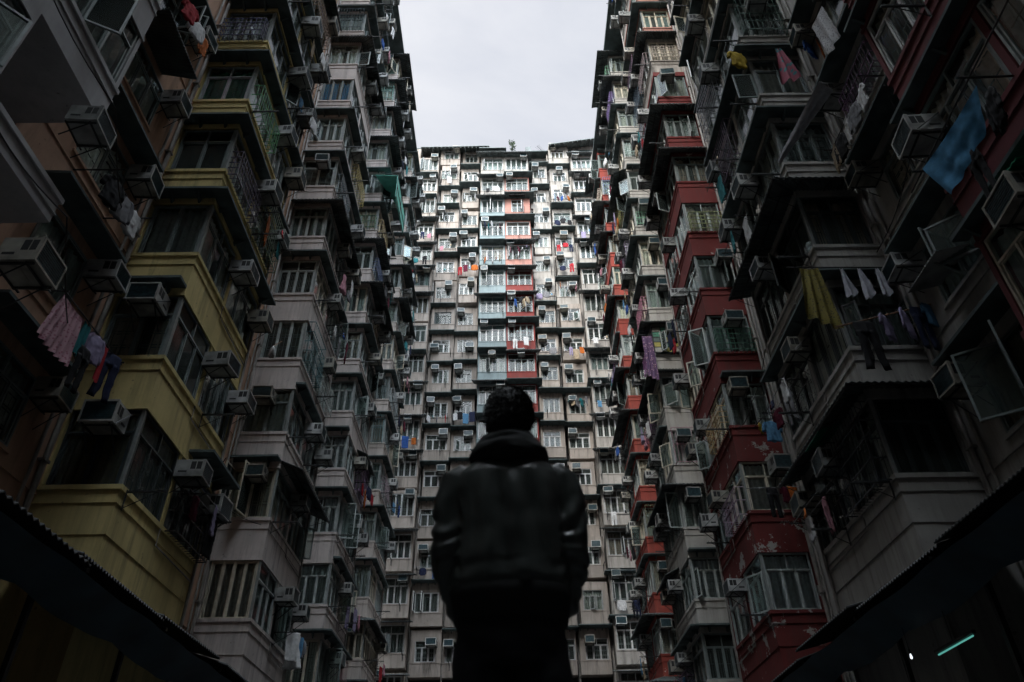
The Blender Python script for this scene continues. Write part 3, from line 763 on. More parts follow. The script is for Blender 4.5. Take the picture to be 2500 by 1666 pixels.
b2, o2 = back_building([3], 'white', 'narrow pale blue bay column in the middle of the end block', 61.2)
b3, o3 = back_building([4], 'coral', 'narrow red bay column with coral upper floors in the middle of the end block', 60.6)
b4, o4 = back_building([5,6,7], 'white', 'brightest off-white wing of the end block, past the red column', 59.9+.9)

# roof sheds
def roof_part(bld, org, geo, mats, nm='roof'):
    b = MB(); geo(b); link(nm, b.mesh(nm, mats), bld, -org)
def g1(b):
    b.hexa([(-8.5,YB-1.6,60.1),(-1.6,YB-1.6,60.2),(-1.6,YB+3,62.9),(-8.5,YB+3,62.8)], [(-8.5,YB-1.6,60.18),(-1.6,YB-1.6,60.28),(-1.6,YB+3,62.98),(-8.5,YB+3,62.88)])
    for i in range(18): x = -8.4+i*.39; b.hexa([(x,YB-1.55,60.0),(x+.05,YB-1.55,60.0),(x+.05,YB-.1,60.85),(x,YB-.1,60.85)],[(x,YB-1.55,60.12),(x+.05,YB-1.55,60.12),(x+.05,YB-.1,60.97),(x,YB-.1,60.97)])
    for i in range(7): x = -8.4+i*1.1; b.tube([(x,YB-1.5,60.1),(x,YB-.1,59.7)], .03, 4)
roof_part(b1, o1, g1, [M_corr])
def g2(b):
    b.hexa([(-2.6,YB-1.9,59.5),(.1,YB-1.9,59.5),(.1,YB+2,61.9),(-2.6,YB+2,61.9)], [(-2.6,YB-1.9,59.58),(.1,YB-1.9,59.58),(.1,YB+2,61.98),(-2.6,YB+2,61.98)])
    for i in range(7): x = -2.5+i*.4; b.tube([(x,YB-1.85,59.47),(x,YB-.9,60.05)], .03, 4)
roof_part(b2, o2, g2, [M_corr])
roof_part(b3, o3, lambda b: (b.hexa([(-.05,YB-1.6,58.95),(2.5,YB-1.6,58.95),(2.5,YB+2,60.9),(-.05,YB+2,60.9)],[(-.05,YB-1.6,59.03),(2.5,YB-1.6,59.03),(2.5,YB+2,60.98),(-.05,YB+2,60.98)]), b.box(2.05,2.6,YB-1.1,YB+1,59.4,60.6)), [M_corr])
def g4(b):
    b.hexa([(4.4,YB-1.7,60.2),(9.2,YB-1.7,61.1),(9.2,YB+3,63.3),(4.4,YB+3,62.4)], [(4.4,YB-1.7,60.3),(9.2,YB-1.7,61.2),(9.2,YB+3,63.4),(4.4,YB+3,62.5)])
    for i in range(11): x = 4.5+i*.46; zz = 60.1+.19*i*.46; b.hexa([(x,YB-1.65,zz),(x+.06,YB-1.65,zz),(x+.06,YB-.2,zz+.65),(x,YB-.2,zz+.65)],[(x,YB-1.65,zz+.1),(x+.06,YB-1.65,zz+.1),(x+.06,YB-.2,zz+.75),(x,YB-.2,zz+.75)])
    b.box(4.5, 9.1, YB-.2, YB+3, 60.8, 62.3, 1)
roof_part(b4, o4, g4, [M_corr, P['white']])

# antenna on the roof
a = empty('roof_antenna', (.75, YB+.5, 60.5), 'thin lattice antenna mast on the roof over the pale blue and red columns', 'antenna')
b = MB()
for x, y in ((-.12,-.1),(.12,-.1),(0,.12)): b.tube([(x,y,0),(x*.5,y*.5,3.0)], .02, 4)
for k in range(9): z = .2+k*.3; b.tube([(-.11,-.09,z),(.11,-.09,z+.25),(0,.1,z+.12),(-.11,-.09,z)], .012, 4)
link('mast', b.mesh('mast', [M_steel]), a)
b = MB()
for k in range(90):
    p = Vector((rng.gauss(0,.16), rng.gauss(0,.14), 1.6+rng.random()*1.4)); d = Vector((rng.uniform(-1,1), rng.uniform(-1,1), rng.uniform(-1,1))).normalized()*.12; e = d.cross(Vector((rng.random(), rng.random(), 1))).normalized()*.05
    b.face([p-d, p+e, p+d, p-e])
link('creeper', b.mesh('creeper', [M_plant]), a)

# television aerials along the roofs
def aerial(x, y, z, h, rz, label):
    t = empty('television_aerial', (x, y, z), label, 'aerial', 'aerials on the roofs', rz)
    b = MB(); b.tube([(0,0,0),(0,0,h)], .022, 5); link('mast', b.mesh('mast', [M_steel]), t)
    b = MB(); b.tube([(-.6,0,h-.1),(.6,0,h-.1)], .016, 4)
    for k in range(7): b.tube([(-.55+k*.18,-.3+.02*k,h-.1),(-.55+k*.18,.3-.02*k,h-.1)], .01, 4)
    link('dipoles', b.mesh('dipoles', [M_steel]), t)
aerial(3.7, YB+.4, 61.0, 1.1, .9, 'thin television aerial beside the raised roof shed')

# ------------------------------------------------------------------ unseen block added behind the viewer, placed and sized to shade the court
b = MB(); yb = -12
for k in range(17):
    z0 = sill(k)-4.1; b.box(-13, 13, yb-1, yb, z0, z0+1.1, 0); b.box(-13, 13, yb-1, yb-.4, z0+1.1, z0+FH, 1)
    for i in range(14): x = -13+i*2; b.box(x-.35, x+.35, yb-.4, yb, z0+1.1, z0+FH, 0)
    b.box(-13, 13, yb, yb+.6, z0-.15, z0-.05, 0)
b.box(-13, 13, yb-9, yb-1, -.2, 56, 0)
for s in (-1, 1): b.box(s*9.1, s*13, yb, -.15, -.2, 49, 0)
tag(link('apartment_building', b.mesh('rear_shade_block', [P['grey'], M_room])), 'unseen grey block added behind the viewer to shade the court', 'apartment block', 'apartment stacks along the court')

# ------------------------------------------------------------------ ground and market roofs
b = MB(); b.grid(lambda u, v: (-300+600*u, -300+600*v, -.2), 8, 8)
tag(link('ground', b.mesh('ground', [M_ground])), 'dark court paving', None, kind='structure')

def market(s, label):
    t = empty('market_awning', (s*BX, 20, 3.9), label, 'market awning', 'market awnings at the foot of the stacks')
    org = Vector((s*BX, 20, 3.9)); X = lambda v: s*v
    b = MB()
    segs = 6; y = 1.0
    rr = random.Random(5+s)
    for i in range(15):
        L_ = 3.1; dz = rr.uniform(-.14,.08); ex = rr.uniform(-.16,.12)
        corrug(b, (X(6.0+ex+rr.uniform(-.05,.05)), y, 3.86+dz), (X(6.0+ex), y+L_, 3.86+dz+rr.uniform(-.06,.06)), (X(8.9), y+L_, 4.7), (X(8.9), y, 4.7), rr.choice([20,26,32]), amp=rr.uniform(.012,.026))
        y += L_-.05
    link('roof_sheet', b.mesh('roof_sheet', [M_steel]), t, -org)
    b = MB()
    nseg = 90
    def tf(u, v):
        y = 1+44*u; sag = .09*abs(math.sin(u*math.pi*15))+.04*noise.noise(Vector((y*1.1, s*3, v*2)))
        xo = 6.05+.55*v+.05*noise.noise(Vector((y*.9, 7, v))); z = 3.72-.34*v-sag*(.4+v*.8)
        return (X(xo-.02), y, z)
    b.grid(tf, nseg*2, 5); b.grid(lambda u, v: (lambda p: (p[0]+s*.012, p[1], p[2]+.004))(tf(u, v)), nseg*2, 5); b.smooth = True
    link('tarpaulin', b.mesh('tarpaulin', [M_tarp]), t, -org)
    b = MB()
    for i in range(15): yy = 1.5+3*i; b.box(X(6.1), X(6.16), yy, yy+.06, 3.78, 3.84); b.tube([(X(6.1), yy, 3.8), (X(8.9), yy, 4.62)], .03, 5); b.box(X(6.75), X(6.83), yy, yy+.08, -.2, 3.95)
    b.box(X(6.72), X(6.86), 1.4, 43.7, 3.9, 3.97)
    link('awning_frame', b.mesh('awning_frame', [M_steel]), t, -org)
    return t
market(-1, 'corrugated market awning with sagging tarpaulin under the mustard yellow stack')
market(1, 'corrugated market awning with bluish tarpaulin under the weathered grey stack')

# dim shop with a lit tube
t = empty('fluorescent_tube', (6.5, 11.4, 2.8), 'lit greenish fluorescent tube under the market awning', 'lamp')
M_tube = bpy.data.materials.new('lit_tube'); nt, bs = nodes(M_tube); bs.inputs['Emission Color'].default_value = (.25,1,.85,1); bs.inputs['Emission Strength'].default_value = .16; bs.inputs['Base Color'].default_value = (.1,.1,.1,1)
M_bulb = bpy.data.materials.new('lit_bulb'); nt, bs = nodes(M_bulb); bs.inputs['Emission Color'].default_value = (.85,.95,1,1); bs.inputs['Emission Strength'].default_value = .8
b = MB(); b.tube([(0,-.55,0),(0,.5,0)], .013, 8); link('tube', b.mesh('tube', [M_tube]), t)
b = MB(); b.box(-.03,.03,-.6,.55,.022,.07); b.tube([(0,0,.07),(0,0,.75)], .006, 4); link('fitting', b.mesh('fitting', [M_steel]), t)
t = empty('light_bulb', (6.5, 12.74, 2.97), 'small bare white bulb past the greenish tube', 'lamp')
b = MB(); b.smooth = True; b.loft([ring(0,0,z,rr,rr,10) for z, rr in ((-.03,.006),(-.02,.016),(0,.02),(.02,.014),(.05,.009))]); link('bulb', b.mesh('bulb', [M_bulb]), t)
b = MB(); b.tube([(0,0,.05),(0,0,.12)], .016, 6); b.tube([(0,0,.12),(0,0,.6)], .005, 4); link('flex', b.mesh('flex', [M_steel]), t)

# ------------------------------------------------------------------ single pieces one can tell apart
def sheet(name, p00, p10, p01, p11, nu, nv, amp, col, label, cat, mat=None, waves=3, seed=0, pattern=None):
    """a hanging cloth between four corners, folded and 6 mm thick"""
    p00, p10, p01, p11 = map(Vector, (p00, p10, p01, p11)); nrm = (p10-p00).cross(p01-p00).normalized()
    org = (p00+p10)/2; b = MB(); b.smooth = True
    def f(u, v, o):
        p = (p00*(1-u)+p10*u)*(1-v)+(p01*(1-u)+p11*u)*v
        d = amp*v**.5*(math.sin(u*waves*6.28+seed+v*1.3)+.5*noise.noise(Vector((u*4, v*4, seed)))*2)
        return p-org+nrm*(d+o)+Vector((0,0,-.04*math.sin(u*math.pi)))
    b.grid(lambda u, v: f(u, v, 0), nu, nv); b.grid(lambda u, v: f(u, v, .006), nu, nv)
    o = link(name, b.mesh(name, [mat or M_cloth]), None, org, 0, col)
    return tag(o, label, cat, 'laundry hung out on the facades')
def pole(p, q, label, r=.015, mat=None):
    p = Vector(p); q = Vector(q); b = MB(); b.tube([(0,0,0), q-p], r, 6)
    return tag(link('drying_pole', b.mesh('drying_pole', [mat or M_steel]), None, p), label, 'pole', 'drying poles')
def pattern_mat(name, base, spot, scale):
    m = bpy.data.materials.new(name); nt, b = nodes(m); g = N(nt, 'ShaderNodeTexCoord'); v = N(nt, 'ShaderNodeTexVoronoi'); v.inputs['Scale'].default_value = scale
    nt.links.new(g.outputs['Object'], v.inputs['Vector']); r = N(nt, 'ShaderNodeValToRGB'); r.color_ramp.elements[0].position = .28; r.color_ramp.elements[0].color = (*spot, 1); r.color_ramp.elements[1].position = .36; r.color_ramp.elements[1].color = (*base, 1)
    nt.links.new(v.outputs[0], r.inputs[0]); nt.links.new(r.outputs[0], b.inputs['Base Color']); b.inputs['Roughness'].default_value = .85
    return m
M_leop = pattern_mat('spotted_yellow_cloth', (.17,.135,.012), (.03,.025,.008), 18)
M_floral = pattern_mat('floral_cloth', (.09,.045,.11), (.38,.24,.29), 9)
M_pinkspot = pattern_mat('patterned_pink_cloth', (.55,.33,.38), (.40,.16,.22), 16)
M_multi = pattern_mat('patched_cloth', (.26,.045,.08), (.015,.15,.17), 5)
M_wspot = pattern_mat('patterned_white_cloth', (.55,.55,.56), (.15,.15,.17), 22)
CL = 'cloth'
# blue cloth by the maroon stack
sheet('hanging_cloth', (6.9,6.45,9.35), (6.75,7.95,9.28), (6.98,6.75,8.78), (6.85,7.8,8.5), 34, 14, .028, (.12,.36,.62), 'large bright blue cloth hanging from a pole by the maroon stack', CL, waves=3.2, seed=1)
pole((6.92,5.2,9.72), (6.74,8.4,9.22), 'dark pole carrying the large blue cloth')
pole((7.5,8.0,9.3), (6.6,8.0,9.28), 'short steel arm at the lower end of the blue cloth', .02)
pole((7.5,6.4,9.5), (6.6,6.4,9.46), 'short steel arm at the upper end of the blue cloth', .02)
garment('trousers', 0, 6.95, 7.2, 8.75, 1.4, 'black', 'black trousers hanging behind the blue cloth', 1)
garment('shirt', 1, 7.1, 6.6, 9.3, 1.2, 'black', 'black shirt hanging beside the blue cloth', 1)
# pink dress group by the yellow bays
pole((-9.1,10.3,9.05), (-8.1,10.4,9.02), 'steel arm before the pink dress', .02); pole((-9.1,12.6,8.98), (-8.0,12.6,8.95), 'steel arm past the dark trousers', .02)
pole((-8.2,10.3,9.05), (-8.1,12.7,8.97), 'pole carrying the pink dress beside the mustard yellow bays')
sheet('hanging_dress', (-8.2,10.45,9.0), (-8.18,11.2,8.98), (-8.28,10.3,8.0), (-8.2,11.3,7.95), 34, 8, .045, (.6,.35,.42), 'pale pink pleated dress at the head of the rack beside the yellow bays', 'dress', M_pinkspot, waves=6, seed=2)
sheet('hanging_towel', (-8.17,11.22,8.99), (-8.16,11.45,8.99), (-8.2,11.25,8.3), (-8.18,11.5,8.3), 10, 6, .03, CC['teal'], 'teal towel between the pink dress and a pale shirt', 'towel', waves=2)
garment('shirt', 1, -8.14, 11.72, 8.98, 1.35, 'lavender', 'pale lavender shirt beside the teal towel', .95)
sheet('hanging_towel', (-8.12,11.98,8.98), (-8.11,12.12,8.97), (-8.1,11.98,8.15), (-8.1,12.14,8.15), 8, 5, .02, CC['red'], 'narrow red towel beside the lavender shirt', 'towel')
garment('trousers', 0, -8.12, 11.5, 8.5, 1.5, 'black', 'black trousers under the lavender shirt', .95)
garment('trousers', 1, -8.1, 12.35, 8.97, 1.1, 'navy', 'dark navy trousers at the end of the pink dress rack', 1.1)
# shirts above, next to the salmon recess
pole((-9.1,10.3,12.32), (-8.0,10.3,12.3), 'steel arm before the black shirt above the pink dress', .02); pole((-9.1,11.7,12.32), (-8.0,11.7,12.3), 'steel arm past the white shirt above the pink dress', .02)
pole((-8.3,10.1,12.32), (-8.28,11.8,12.3), 'pole of the two shirts above the pink dress')
garment('shirt', 0, -8.3, 10.6, 12.3, 1.3, 'black', 'black shirt beside a grey one, one floor above the pink dress', 1.1)
garment('shirt', 1, -8.3, 11.05, 12.3, 1.2, 'grey', 'grey shirt in the middle, one floor above the pink dress', 1.05)
garment('shirt', 0, -8.28, 11.5, 12.3, 1.45, 'white', 'crumpled white shirt one floor above the pink dress', 1.05)
pole((-8.22,9.9,18.9), (-8.2,11.6,18.9), 'pole of the red shirt high on the salmon recess'); pole((-9.1,10.0,18.92), (-8.1,10.0,18.9), 'steel arm of the red shirt pole', .02); pole((-9.1,11.5,18.92), (-8.1,11.5,18.9), 'second steel arm of the red shirt pole', .02)
garment('shirt', 0, -8.2, 10.35, 18.9, 1.2, 'red', 'red shirt high on the salmon recess', 1); garment('shirt', 1, -8.2, 10.85, 18.9, 1.2, 'white', 'crumpled white shirt beside the red shirt high on the salmon recess', 1)
garment('towel', 0, -8.2, 11.3, 18.9, 1.4, 'orange', 'orange towel high on the salmon recess', 1)
# weathered grey stack: dress, socks, shirts, trousers
pole((6.35,12.45,11.25), (9.2,12.45,11.2), 'pole under the canopy carrying the spotted yellow dress')
sheet('hanging_dress', (6.62,12.42,11.2), (7.02,12.42,11.2), (6.38,12.38,9.85), (7.12,12.45,9.45), 30, 14, .06, (.4,.3,.02), 'long yellow dress with dark spots under the grey stack canopy', 'dress', M_leop, waves=3, seed=4)
for i, x in enumerate((7.55,7.95,8.35)):
    sheet('hanging_cloth', (x-.03,12.44,11.2), (x+.03,12.44,11.2), (x-.12,12.4,10.35-.1*(i==1)), (x+.15,12.42,10.42), 12, 8, .045, (.33,.33,.37), ['white cloth gathered to a point, nearest the spotted dress','white cloth gathered to a point, between two others','white cloth gathered to a point, farthest from the spotted dress'][i], CL, waves=1.5, seed=i)
pole((6.9,12.3,9.42), (9.3,12.3,10.05), 'slanting pole with lavender shirts on the grey stack', .018, M_bamboo)
garment('shirt', 0, 7.98, 12.3, 9.7, .7, 'lavender', 'lavender shirt with its hem against another on the slanting pole', .95)
garment('shirt', 1, 8.42, 12.28, 9.82, .8, (.33,.29,.46), 'second lavender shirt on the slanting pole, nearer the wall', 1.05)
garment('trousers', 1, 7.5, 12.3, 9.55, .1, 'black', 'black trousers at the low end of the slanting pole', 1.25)
garment('trousers', 0, 8.75, 12.3, 9.9, .3, 'navy', 'navy trousers at the high end of the slanting pole', 1.1)
garment('shirt', 0, 9.0, 12.3, 10.0, .5, 'sky blue', 'pale blue shirt at the wall end of the slanting pole', .9)
# clothes higher on the grey stack
pole((6.6,12.3,19.6), (9.3,12.3,19.9), 'pole high on the grey stack with a pink and teal cloth')
sheet('hanging_cloth', (7.95,12.3,19.78), (8.1,12.3,19.8), (7.75,12.3,18.1), (8.4,12.3,18.3), 16, 8, .07, (.5,.1,.2), 'pink and teal patterned cloth high on the grey stack', CL, M_multi, waves=2, seed=5)
garment('shirt', 0, 6.75, 12.3, 19.55, .3, 'yellow', 'yellow and dark hooded top at the court end of the high pole', 1.1)
garment('shirt', 1, 8.9, 12.2, 19.85, .6, 'blue', 'dark blue shirt beside the pink and teal cloth', 1); garment('towel', 1, 9.15, 12.1, 19.7, .9, 'orange', 'orange towel beside the dark blue shirt high on the grey stack', 1)
sheet('hanging_towel', (8.25,10.9,18.5), (8.25,10.2,18.3), (8.4,10.9,17.2), (8.3,10.1,16.9), 14, 7, .05, (.5,.5,.5), 'patterned white towel on the recessed wall, high beside the grey stack', 'towel', M_wspot, waves=2, seed=3)
pole((9.1,10.1,18.4), (8.0,10.1,18.35), 'steel arm of the patterned white towel', .018); pole((9.1,11.0,18.55), (8.0,11.0,18.5), 'second steel arm of the patterned white towel', .018); pole((8.25,10.0,18.3), (8.25,11.1,18.52), 'pole carrying the patterned white towel')
pole((8.3,9.9,14.9), (8.3,12.3,15.0), 'pole of white clothes in the grey recess'); pole((9.1,10.0,14.92), (8.1,10.0,14.9), 'near steel arm of the white clothes pole', .018); pole((9.1,12.2,15.02), (8.1,12.2,15.0), 'far steel arm of the white clothes pole', .018)
for i, (yy, kd, c, lb) in enumerate(((10.4,'shirt','white','white shirt nearest the viewer in the grey recess'),(10.9,'shirt','grey','grey shirt between two white ones in the grey recess'),(11.35,'towel','white','white towel in the grey recess'),(11.8,'shirt','black','black shirt in the grey recess'),(12.15,'towel','beige','beige towel at the far end of the grey recess pole'))):
    garment(kd, i % 2, 8.3, yy, 14.95, 1.4+.2*(i % 2), c, lb, 1.05)
sheet('hanging_cloth', (7.9,11.0,16.2), (8.3,11.2,16.1), (7.15,12.75,15.3), (7.2,12.8,15.2), 14, 8, .06, (.4,.4,.42), 'long grey sheet blown sideways in the grey recess', CL, waves=1.5, seed=8)
# red stack
garment('shirt', 0, 8.6, 21.1, 12.28, .1, 'sky blue', 'pale blue shirt against the deep red parapet', 1.15); garment('shirt', 1, 8.3, 21.25, 12.3, .9, 'yellow', 'small yellow top beside the pale blue shirt', .6)
pole((8.2,21.7,12.36), (8.3,20.9,12.32), 'short pole of the pale blue shirt on the red stack'); pole((8.2,20.98,12.32), (9.0,21.05,12.33), 'cross pole of the pale blue shirt on the red stack')
pole((7.3,21.1,9.9), (9.05,21.1,9.95), 'long thin white pole across the lower red parapet', .012, M_galv)
garment('towel', 0, 8.75, 21.1, 9.93, .2, 'orange', 'orange towel at the end of the white pole on the red stack', .8); garment('shirt', 0, 8.5, 21.08, 9.92, .5, 'maroon', 'crimson shirt beside the orange towel on the red stack', .8)
garment('trousers', 0, 8.1, 21.1, 9.92, .2, 'black', 'black trousers hanging over the lower red parapet', 1)
sheet('hanging_cloth', (6.75,29.8,22.4), (7.25,29.75,22.4), (6.8,29.8,20.0), (7.3,29.75,19.7), 16, 10, .07, (.3,.2,.3), 'long purple and pink floral cloth past the red stack', CL, M_floral, waves=2.5, seed=6)
pole((6.6,29.78,22.45), (7.5,29.78,22.45), 'short pole carrying the purple floral cloth')
# window patched with coloured boards on the stained stack
t = empty('patched_window_screen', (8.1,30.38,21.75), 'window screen patched with yellow, green and brick boards, stained stack after the red', 'window screen')
b = MB()
for i in range(4): x = -.66+i*.44; b.box(x-.02, x+.02, -.09, -.05, 0, 1.6)
for j in range(6): z = j*.32; b.box(-.66, .66, -.085, -.055, z-.015, z+.015)
link('screen_frame', b.mesh('screen_frame', [M_steel]), t)
for i in range(3):
    for j in range(5):
        b = MB(); b.box(-.64+i*.44, -.24+i*.44, -.07+.004*((i+j)%3), -.055+.004*((i+j)%3), j*.32+.02, j*.32+.3)
        link('board', b.mesh('board', [M_cloth]), t, col=rng.choice([(.42,.38,.12),(.10,.28,.2),(.3,.1,.06),(.35,.34,.3),(.12,.16,.15),(.4,.4,.36)]))
# mop on the pale pink stack
t = empty('mop', (-8.35,21.2,15.7), 'upturned mop with a pale head beside the salmon wall', 'mop')
b = MB(); b.tube([(0,0,0),(.1,.45,.55)], .014, 6, 0); link('handle', b.mesh('handle', [M_bamboo]), t)
b = MB(); b.smooth = True
for i in range(12):
    a_ = i*.52; b.tube([(0,0,0),(.06*math.cos(a_),.06*math.sin(a_),-.12),(.09*math.cos(a_),.09*math.sin(a_),-.38-.1*rng.random())], .022, 5)
link('mop_head', b.mesh('mop_head', [M_cloth]), t, col=(.4,.4,.4))
# turquoise canvas awning on the blue-sided stack
t = empty('canvas_awning', (-6.9,30.3,34.4), 'turquoise canvas awning folded down over a bay window, high past the yellow stack', 'awning')
b = MB()
b.hexa([(-.9,-.7,.2),(.45,-.7,.1),(.45,2.6,.1),(-.9,0,.6)], [(-.9,-.7,.23),(.45,-.7,.13),(.45,2.6,.13),(-.9,0,.63)])
corrug(b, (.45,-.7,-1.6), (.45,2.6,-1.6), (.45,2.6,.1), (.45,-.7,.1), 10, amp=.0)
b.hexa([(.42,-.7,-1.7),(.46,-.7,-1.7),(.46,2.6,-1.5),(.42,2.6,-1.5)], [(.42,-.7,.1),(.46,-.7,.1),(.46,2.6,.1),(.42,2.6,.1)])
link('canvas', b.mesh('canvas', [M_turq]), t)
b = MB()
for yy in (-.7,.9,2.6): b.tube([(.48,yy,-1.7),(.48,yy,.14),(-.6,yy,.4)], .02, 5)
b.tube([(.48,-.7,-.8),(.48,2.6,-.8)], .018, 5); b.tube([(.49,-.7,.14),(.49,2.6,.14)], .02, 5); b.tube([(.49,-.7,-1.7),(.49,2.6,-1.6)], .018, 5)
link('awning_frame', b.mesh('awning_frame', [M_steel]), t)
# small green plastic sheets over air conditioners
def sheetlet(x, y, z, rz, label):
    b = MB(); corrug(b, (-.45,-.62,-.16), (.45,-.62,-.12), (.45,0,.12), (-.45,0,.1), 8, amp=.012)
    o = tag(link('rain_sheet', b.mesh('rain_sheet', [M_green]), None, (x, y, z), rz), label, 'rain cover', 'green rain covers')
M_green = simple('green_plastic_sheet', (.01,.22,.12), .35, noise_amt=.2)
sheetlet(7.5, 14.9, 8.25, -math.pi/2, 'green plastic rain cover over an air conditioner, lower grey stack')
sheetlet(7.5, 7.0, 7.95, -math.pi/2, 'green plastic rain cover on the maroon stack')
ac(7.5, 7.0, 7.35, -math.pi/2, 'air conditioner under the green rain cover on the maroon stack')
# galvanised sheet by the maroon stack
b = MB(); corrug(b, (-.6,-.75,-.1), (.6,-.75,-.1), (.6,0,.1), (-.6,0,.1), 16, amp=.015)
tag(link('corrugated_sheet', b.mesh('corrugated_sheet', [M_galv]), None, (8.9,10.9,9.75), -math.pi/2), 'pale corrugated sheet lying under the maroon bays', 'sheet')
# loose cables and clothes lines across the recesses
def cable(pts, label, r=.012):
    a0 = Vector(pts[0]); q = []
    for i in range(len(pts)-1):
        p0, p1 = Vector(pts[i]), Vector(pts[i+1])
        for k in range(8): t_ = k/8; q.append(p0*(1-t_)+p1*t_-a0-Vector((0,0,.35*(p1-p0).length*.12*math.sin(math.pi*t_)*2)))
    q.append(Vector(pts[-1])-a0); b = MB(); b.tube(q, r, 5)
    tag(link('cable', b.mesh('cable', [M_steel]), None, a0), label, 'cable', 'loose cables on the walls')
cable([(-7.45,4.6,12.4),(-7.3,8.5,11.9),(-9.0,12.9,12.6)], 'cable running from the slate stack to the yellow stack, upper one')
cable([(-7.4,5.5,9.3),(-7.3,8.6,9.1),(-9.0,12.8,8.9)], 'cable running from the slate stack to the yellow stack, lower one')
cable([(-7.4,17.3,9.2),(-8.9,19.5,9.6),(-7.7,21.7,9.2)], 'cable from the yellow stack to the pink one')
cable([(7.4,8.6,12.5),(8.9,10.5,12.9),(8.9,13.0,12.2)], 'cable sagging in the grey recess')
cable([(7.4,17.2,12.4),(7.5,19.5,12.0),(7.7,21.7,12.4)], 'cable from the grey stack to the red stack')

# ------------------------------------------------------------------ person
def remeshed(b, name, mats, vox, smooth_it=2, disp=None):
    me = b.mesh(name, mats); o = bpy.data.objects.new(name, me); COL.objects.link(o)
    m = o.modifiers.new('r', 'REMESH'); m.mode = 'VOXEL'; m.voxel_size = vox
    m = o.modifiers.new('s', 'SMOOTH'); m.iterations = smooth_it; m.factor = .5
    dg = bpy.context.evaluated_depsgraph_get(); dg.update()
    me2 = bpy.data.meshes.new_from_object(o.evaluated_get(dg)); bpy.data.objects.remove(o)
    me2.name = name
    if disp:
        nr = [v.normal.copy() for v in me2.vertices]
        for v, n in zip(me2.vertices, nr): v.co = v.co+n*disp(v.co, n)
    me2.polygons.foreach_set('use_smooth', [True]*len(me2.polygons)); me2.update()
    if not me2.materials:
        for q in mats: me2.materials.append(q)
    return me2
def ell(x, y, z, rx, ry, n=28, e=2.0):
    out = []
    for k in range(n):
        t = 2*math.pi*k/n; c, s_ = math.cos(t), math.sin(t)
        out.append((x+rx*math.copysign(abs(c)**(2/e), c), y+ry*math.copysign(abs(s_)**(2/e), s_), z))
    return out
def limb(b, pts, n=12):
    """tapering tube through (x,y,z,r)"""
    P_ = [Vector(p[:3]) for p in pts]; rings = []
    for i, p in enumerate(P_):
        d = (P_[min(i+1, len(P_)-1)]-P_[max(i-1, 0)]).normalized(); a = d.cross(Vector((0,1,0.01))).normalized(); c = d.cross(a)
        rings.append([p+(a*math.cos(2*math.pi*k/n)+c*math.sin(2*math.pi*k/n))*pts[i][3] for k in range(n)])
    b.loft(rings)
M_skin = simple('skin', (.30,.17,.11), .5); M_hair = simple('black_hair', (.008,.007,.007), .55, noise_amt=.3, scale=60)
M_leather = bpy.data.materials.new('black_leather'); nt, bs = nodes(M_leather)
bs.inputs['Base Color'].default_value = (.045,.055,.052,1); bs.inputs['Roughness'].default_value = .30; bs.inputs['Specular IOR Level'].default_value = .8
g_ = N(nt, 'ShaderNodeTexCoord'); mp_ = N(nt, 'ShaderNodeMapping'); mp_.inputs['Scale'].default_value = (9,9,3.2); nt.links.new(g_.outputs['Object'], mp_.inputs[0])
nz_ = N(nt, 'ShaderNodeTexNoise'); nz_.inputs['Scale'].default_value = 1.2; nz_.inputs['Detail'].default_value = 5; nt.links.new(mp_.outputs[0], nz_.inputs['Vector'])
bp_ = N(nt, 'ShaderNodeBump'); bp_.inputs['Strength'].default_value = .9; bp_.inputs['Distance'].default_value = .012; nt.links.new(nz_.outputs[0], bp_.inputs['Height']); nt.links.new(bp_.outputs[0], bs.inputs['Normal'])
M_knit = simple('black_jersey', (.010,.012,.012), .9, noise_amt=.3, scale=40); M_denim = simple('dark_denim', (.008,.010,.014), .85, noise_amt=.3, scale=50); M_shoe = simple('black_shoe', (.012,.012,.012), .4)

PE = empty('person', (0, 2.5, -.2), 'person in a black leather jacket and hood seen from behind, hands in pockets, looking up', 'person')
G0 = .2     # local z = camera-relative z + .2
b = MB()
# body: legs, trunk, neck and head, arms with hands, one surface
b.loft([ell(0,0,z+G0,rx,ry) for z, rx, ry in ((.60,.15,.11),(.72,.165,.12),(.85,.15,.11),(1.0,.165,.11),(1.14,.185,.11),(1.22,.18,.10),(1.28,.11,.08),(1.32,.062,.062),(1.38,.058,.062))])
b.loft([ell(0,.0+dy,z+G0,rx,ry) for z, rx, ry, dy in ((1.33,.052,.06,0),(1.38,.062,.075,.012),(1.42,.070,.088,.012),(1.46,.075,.094,.008),(1.50,.077,.097,.003),(1.54,.072,.092,0),(1.57,.055,.072,-.003),(1.59,.028,.04,-.003))])
b.loft([ell(0,.105,z+G0,rx,ry,10) for z, rx, ry in ((1.435,.012,.012),(1.44,.016,.018),(1.47,.009,.010),(1.485,.005,.004))])
b.loft([ell(0,.094,z+G0,.024,.010,10) for z in (1.408,1.418)])
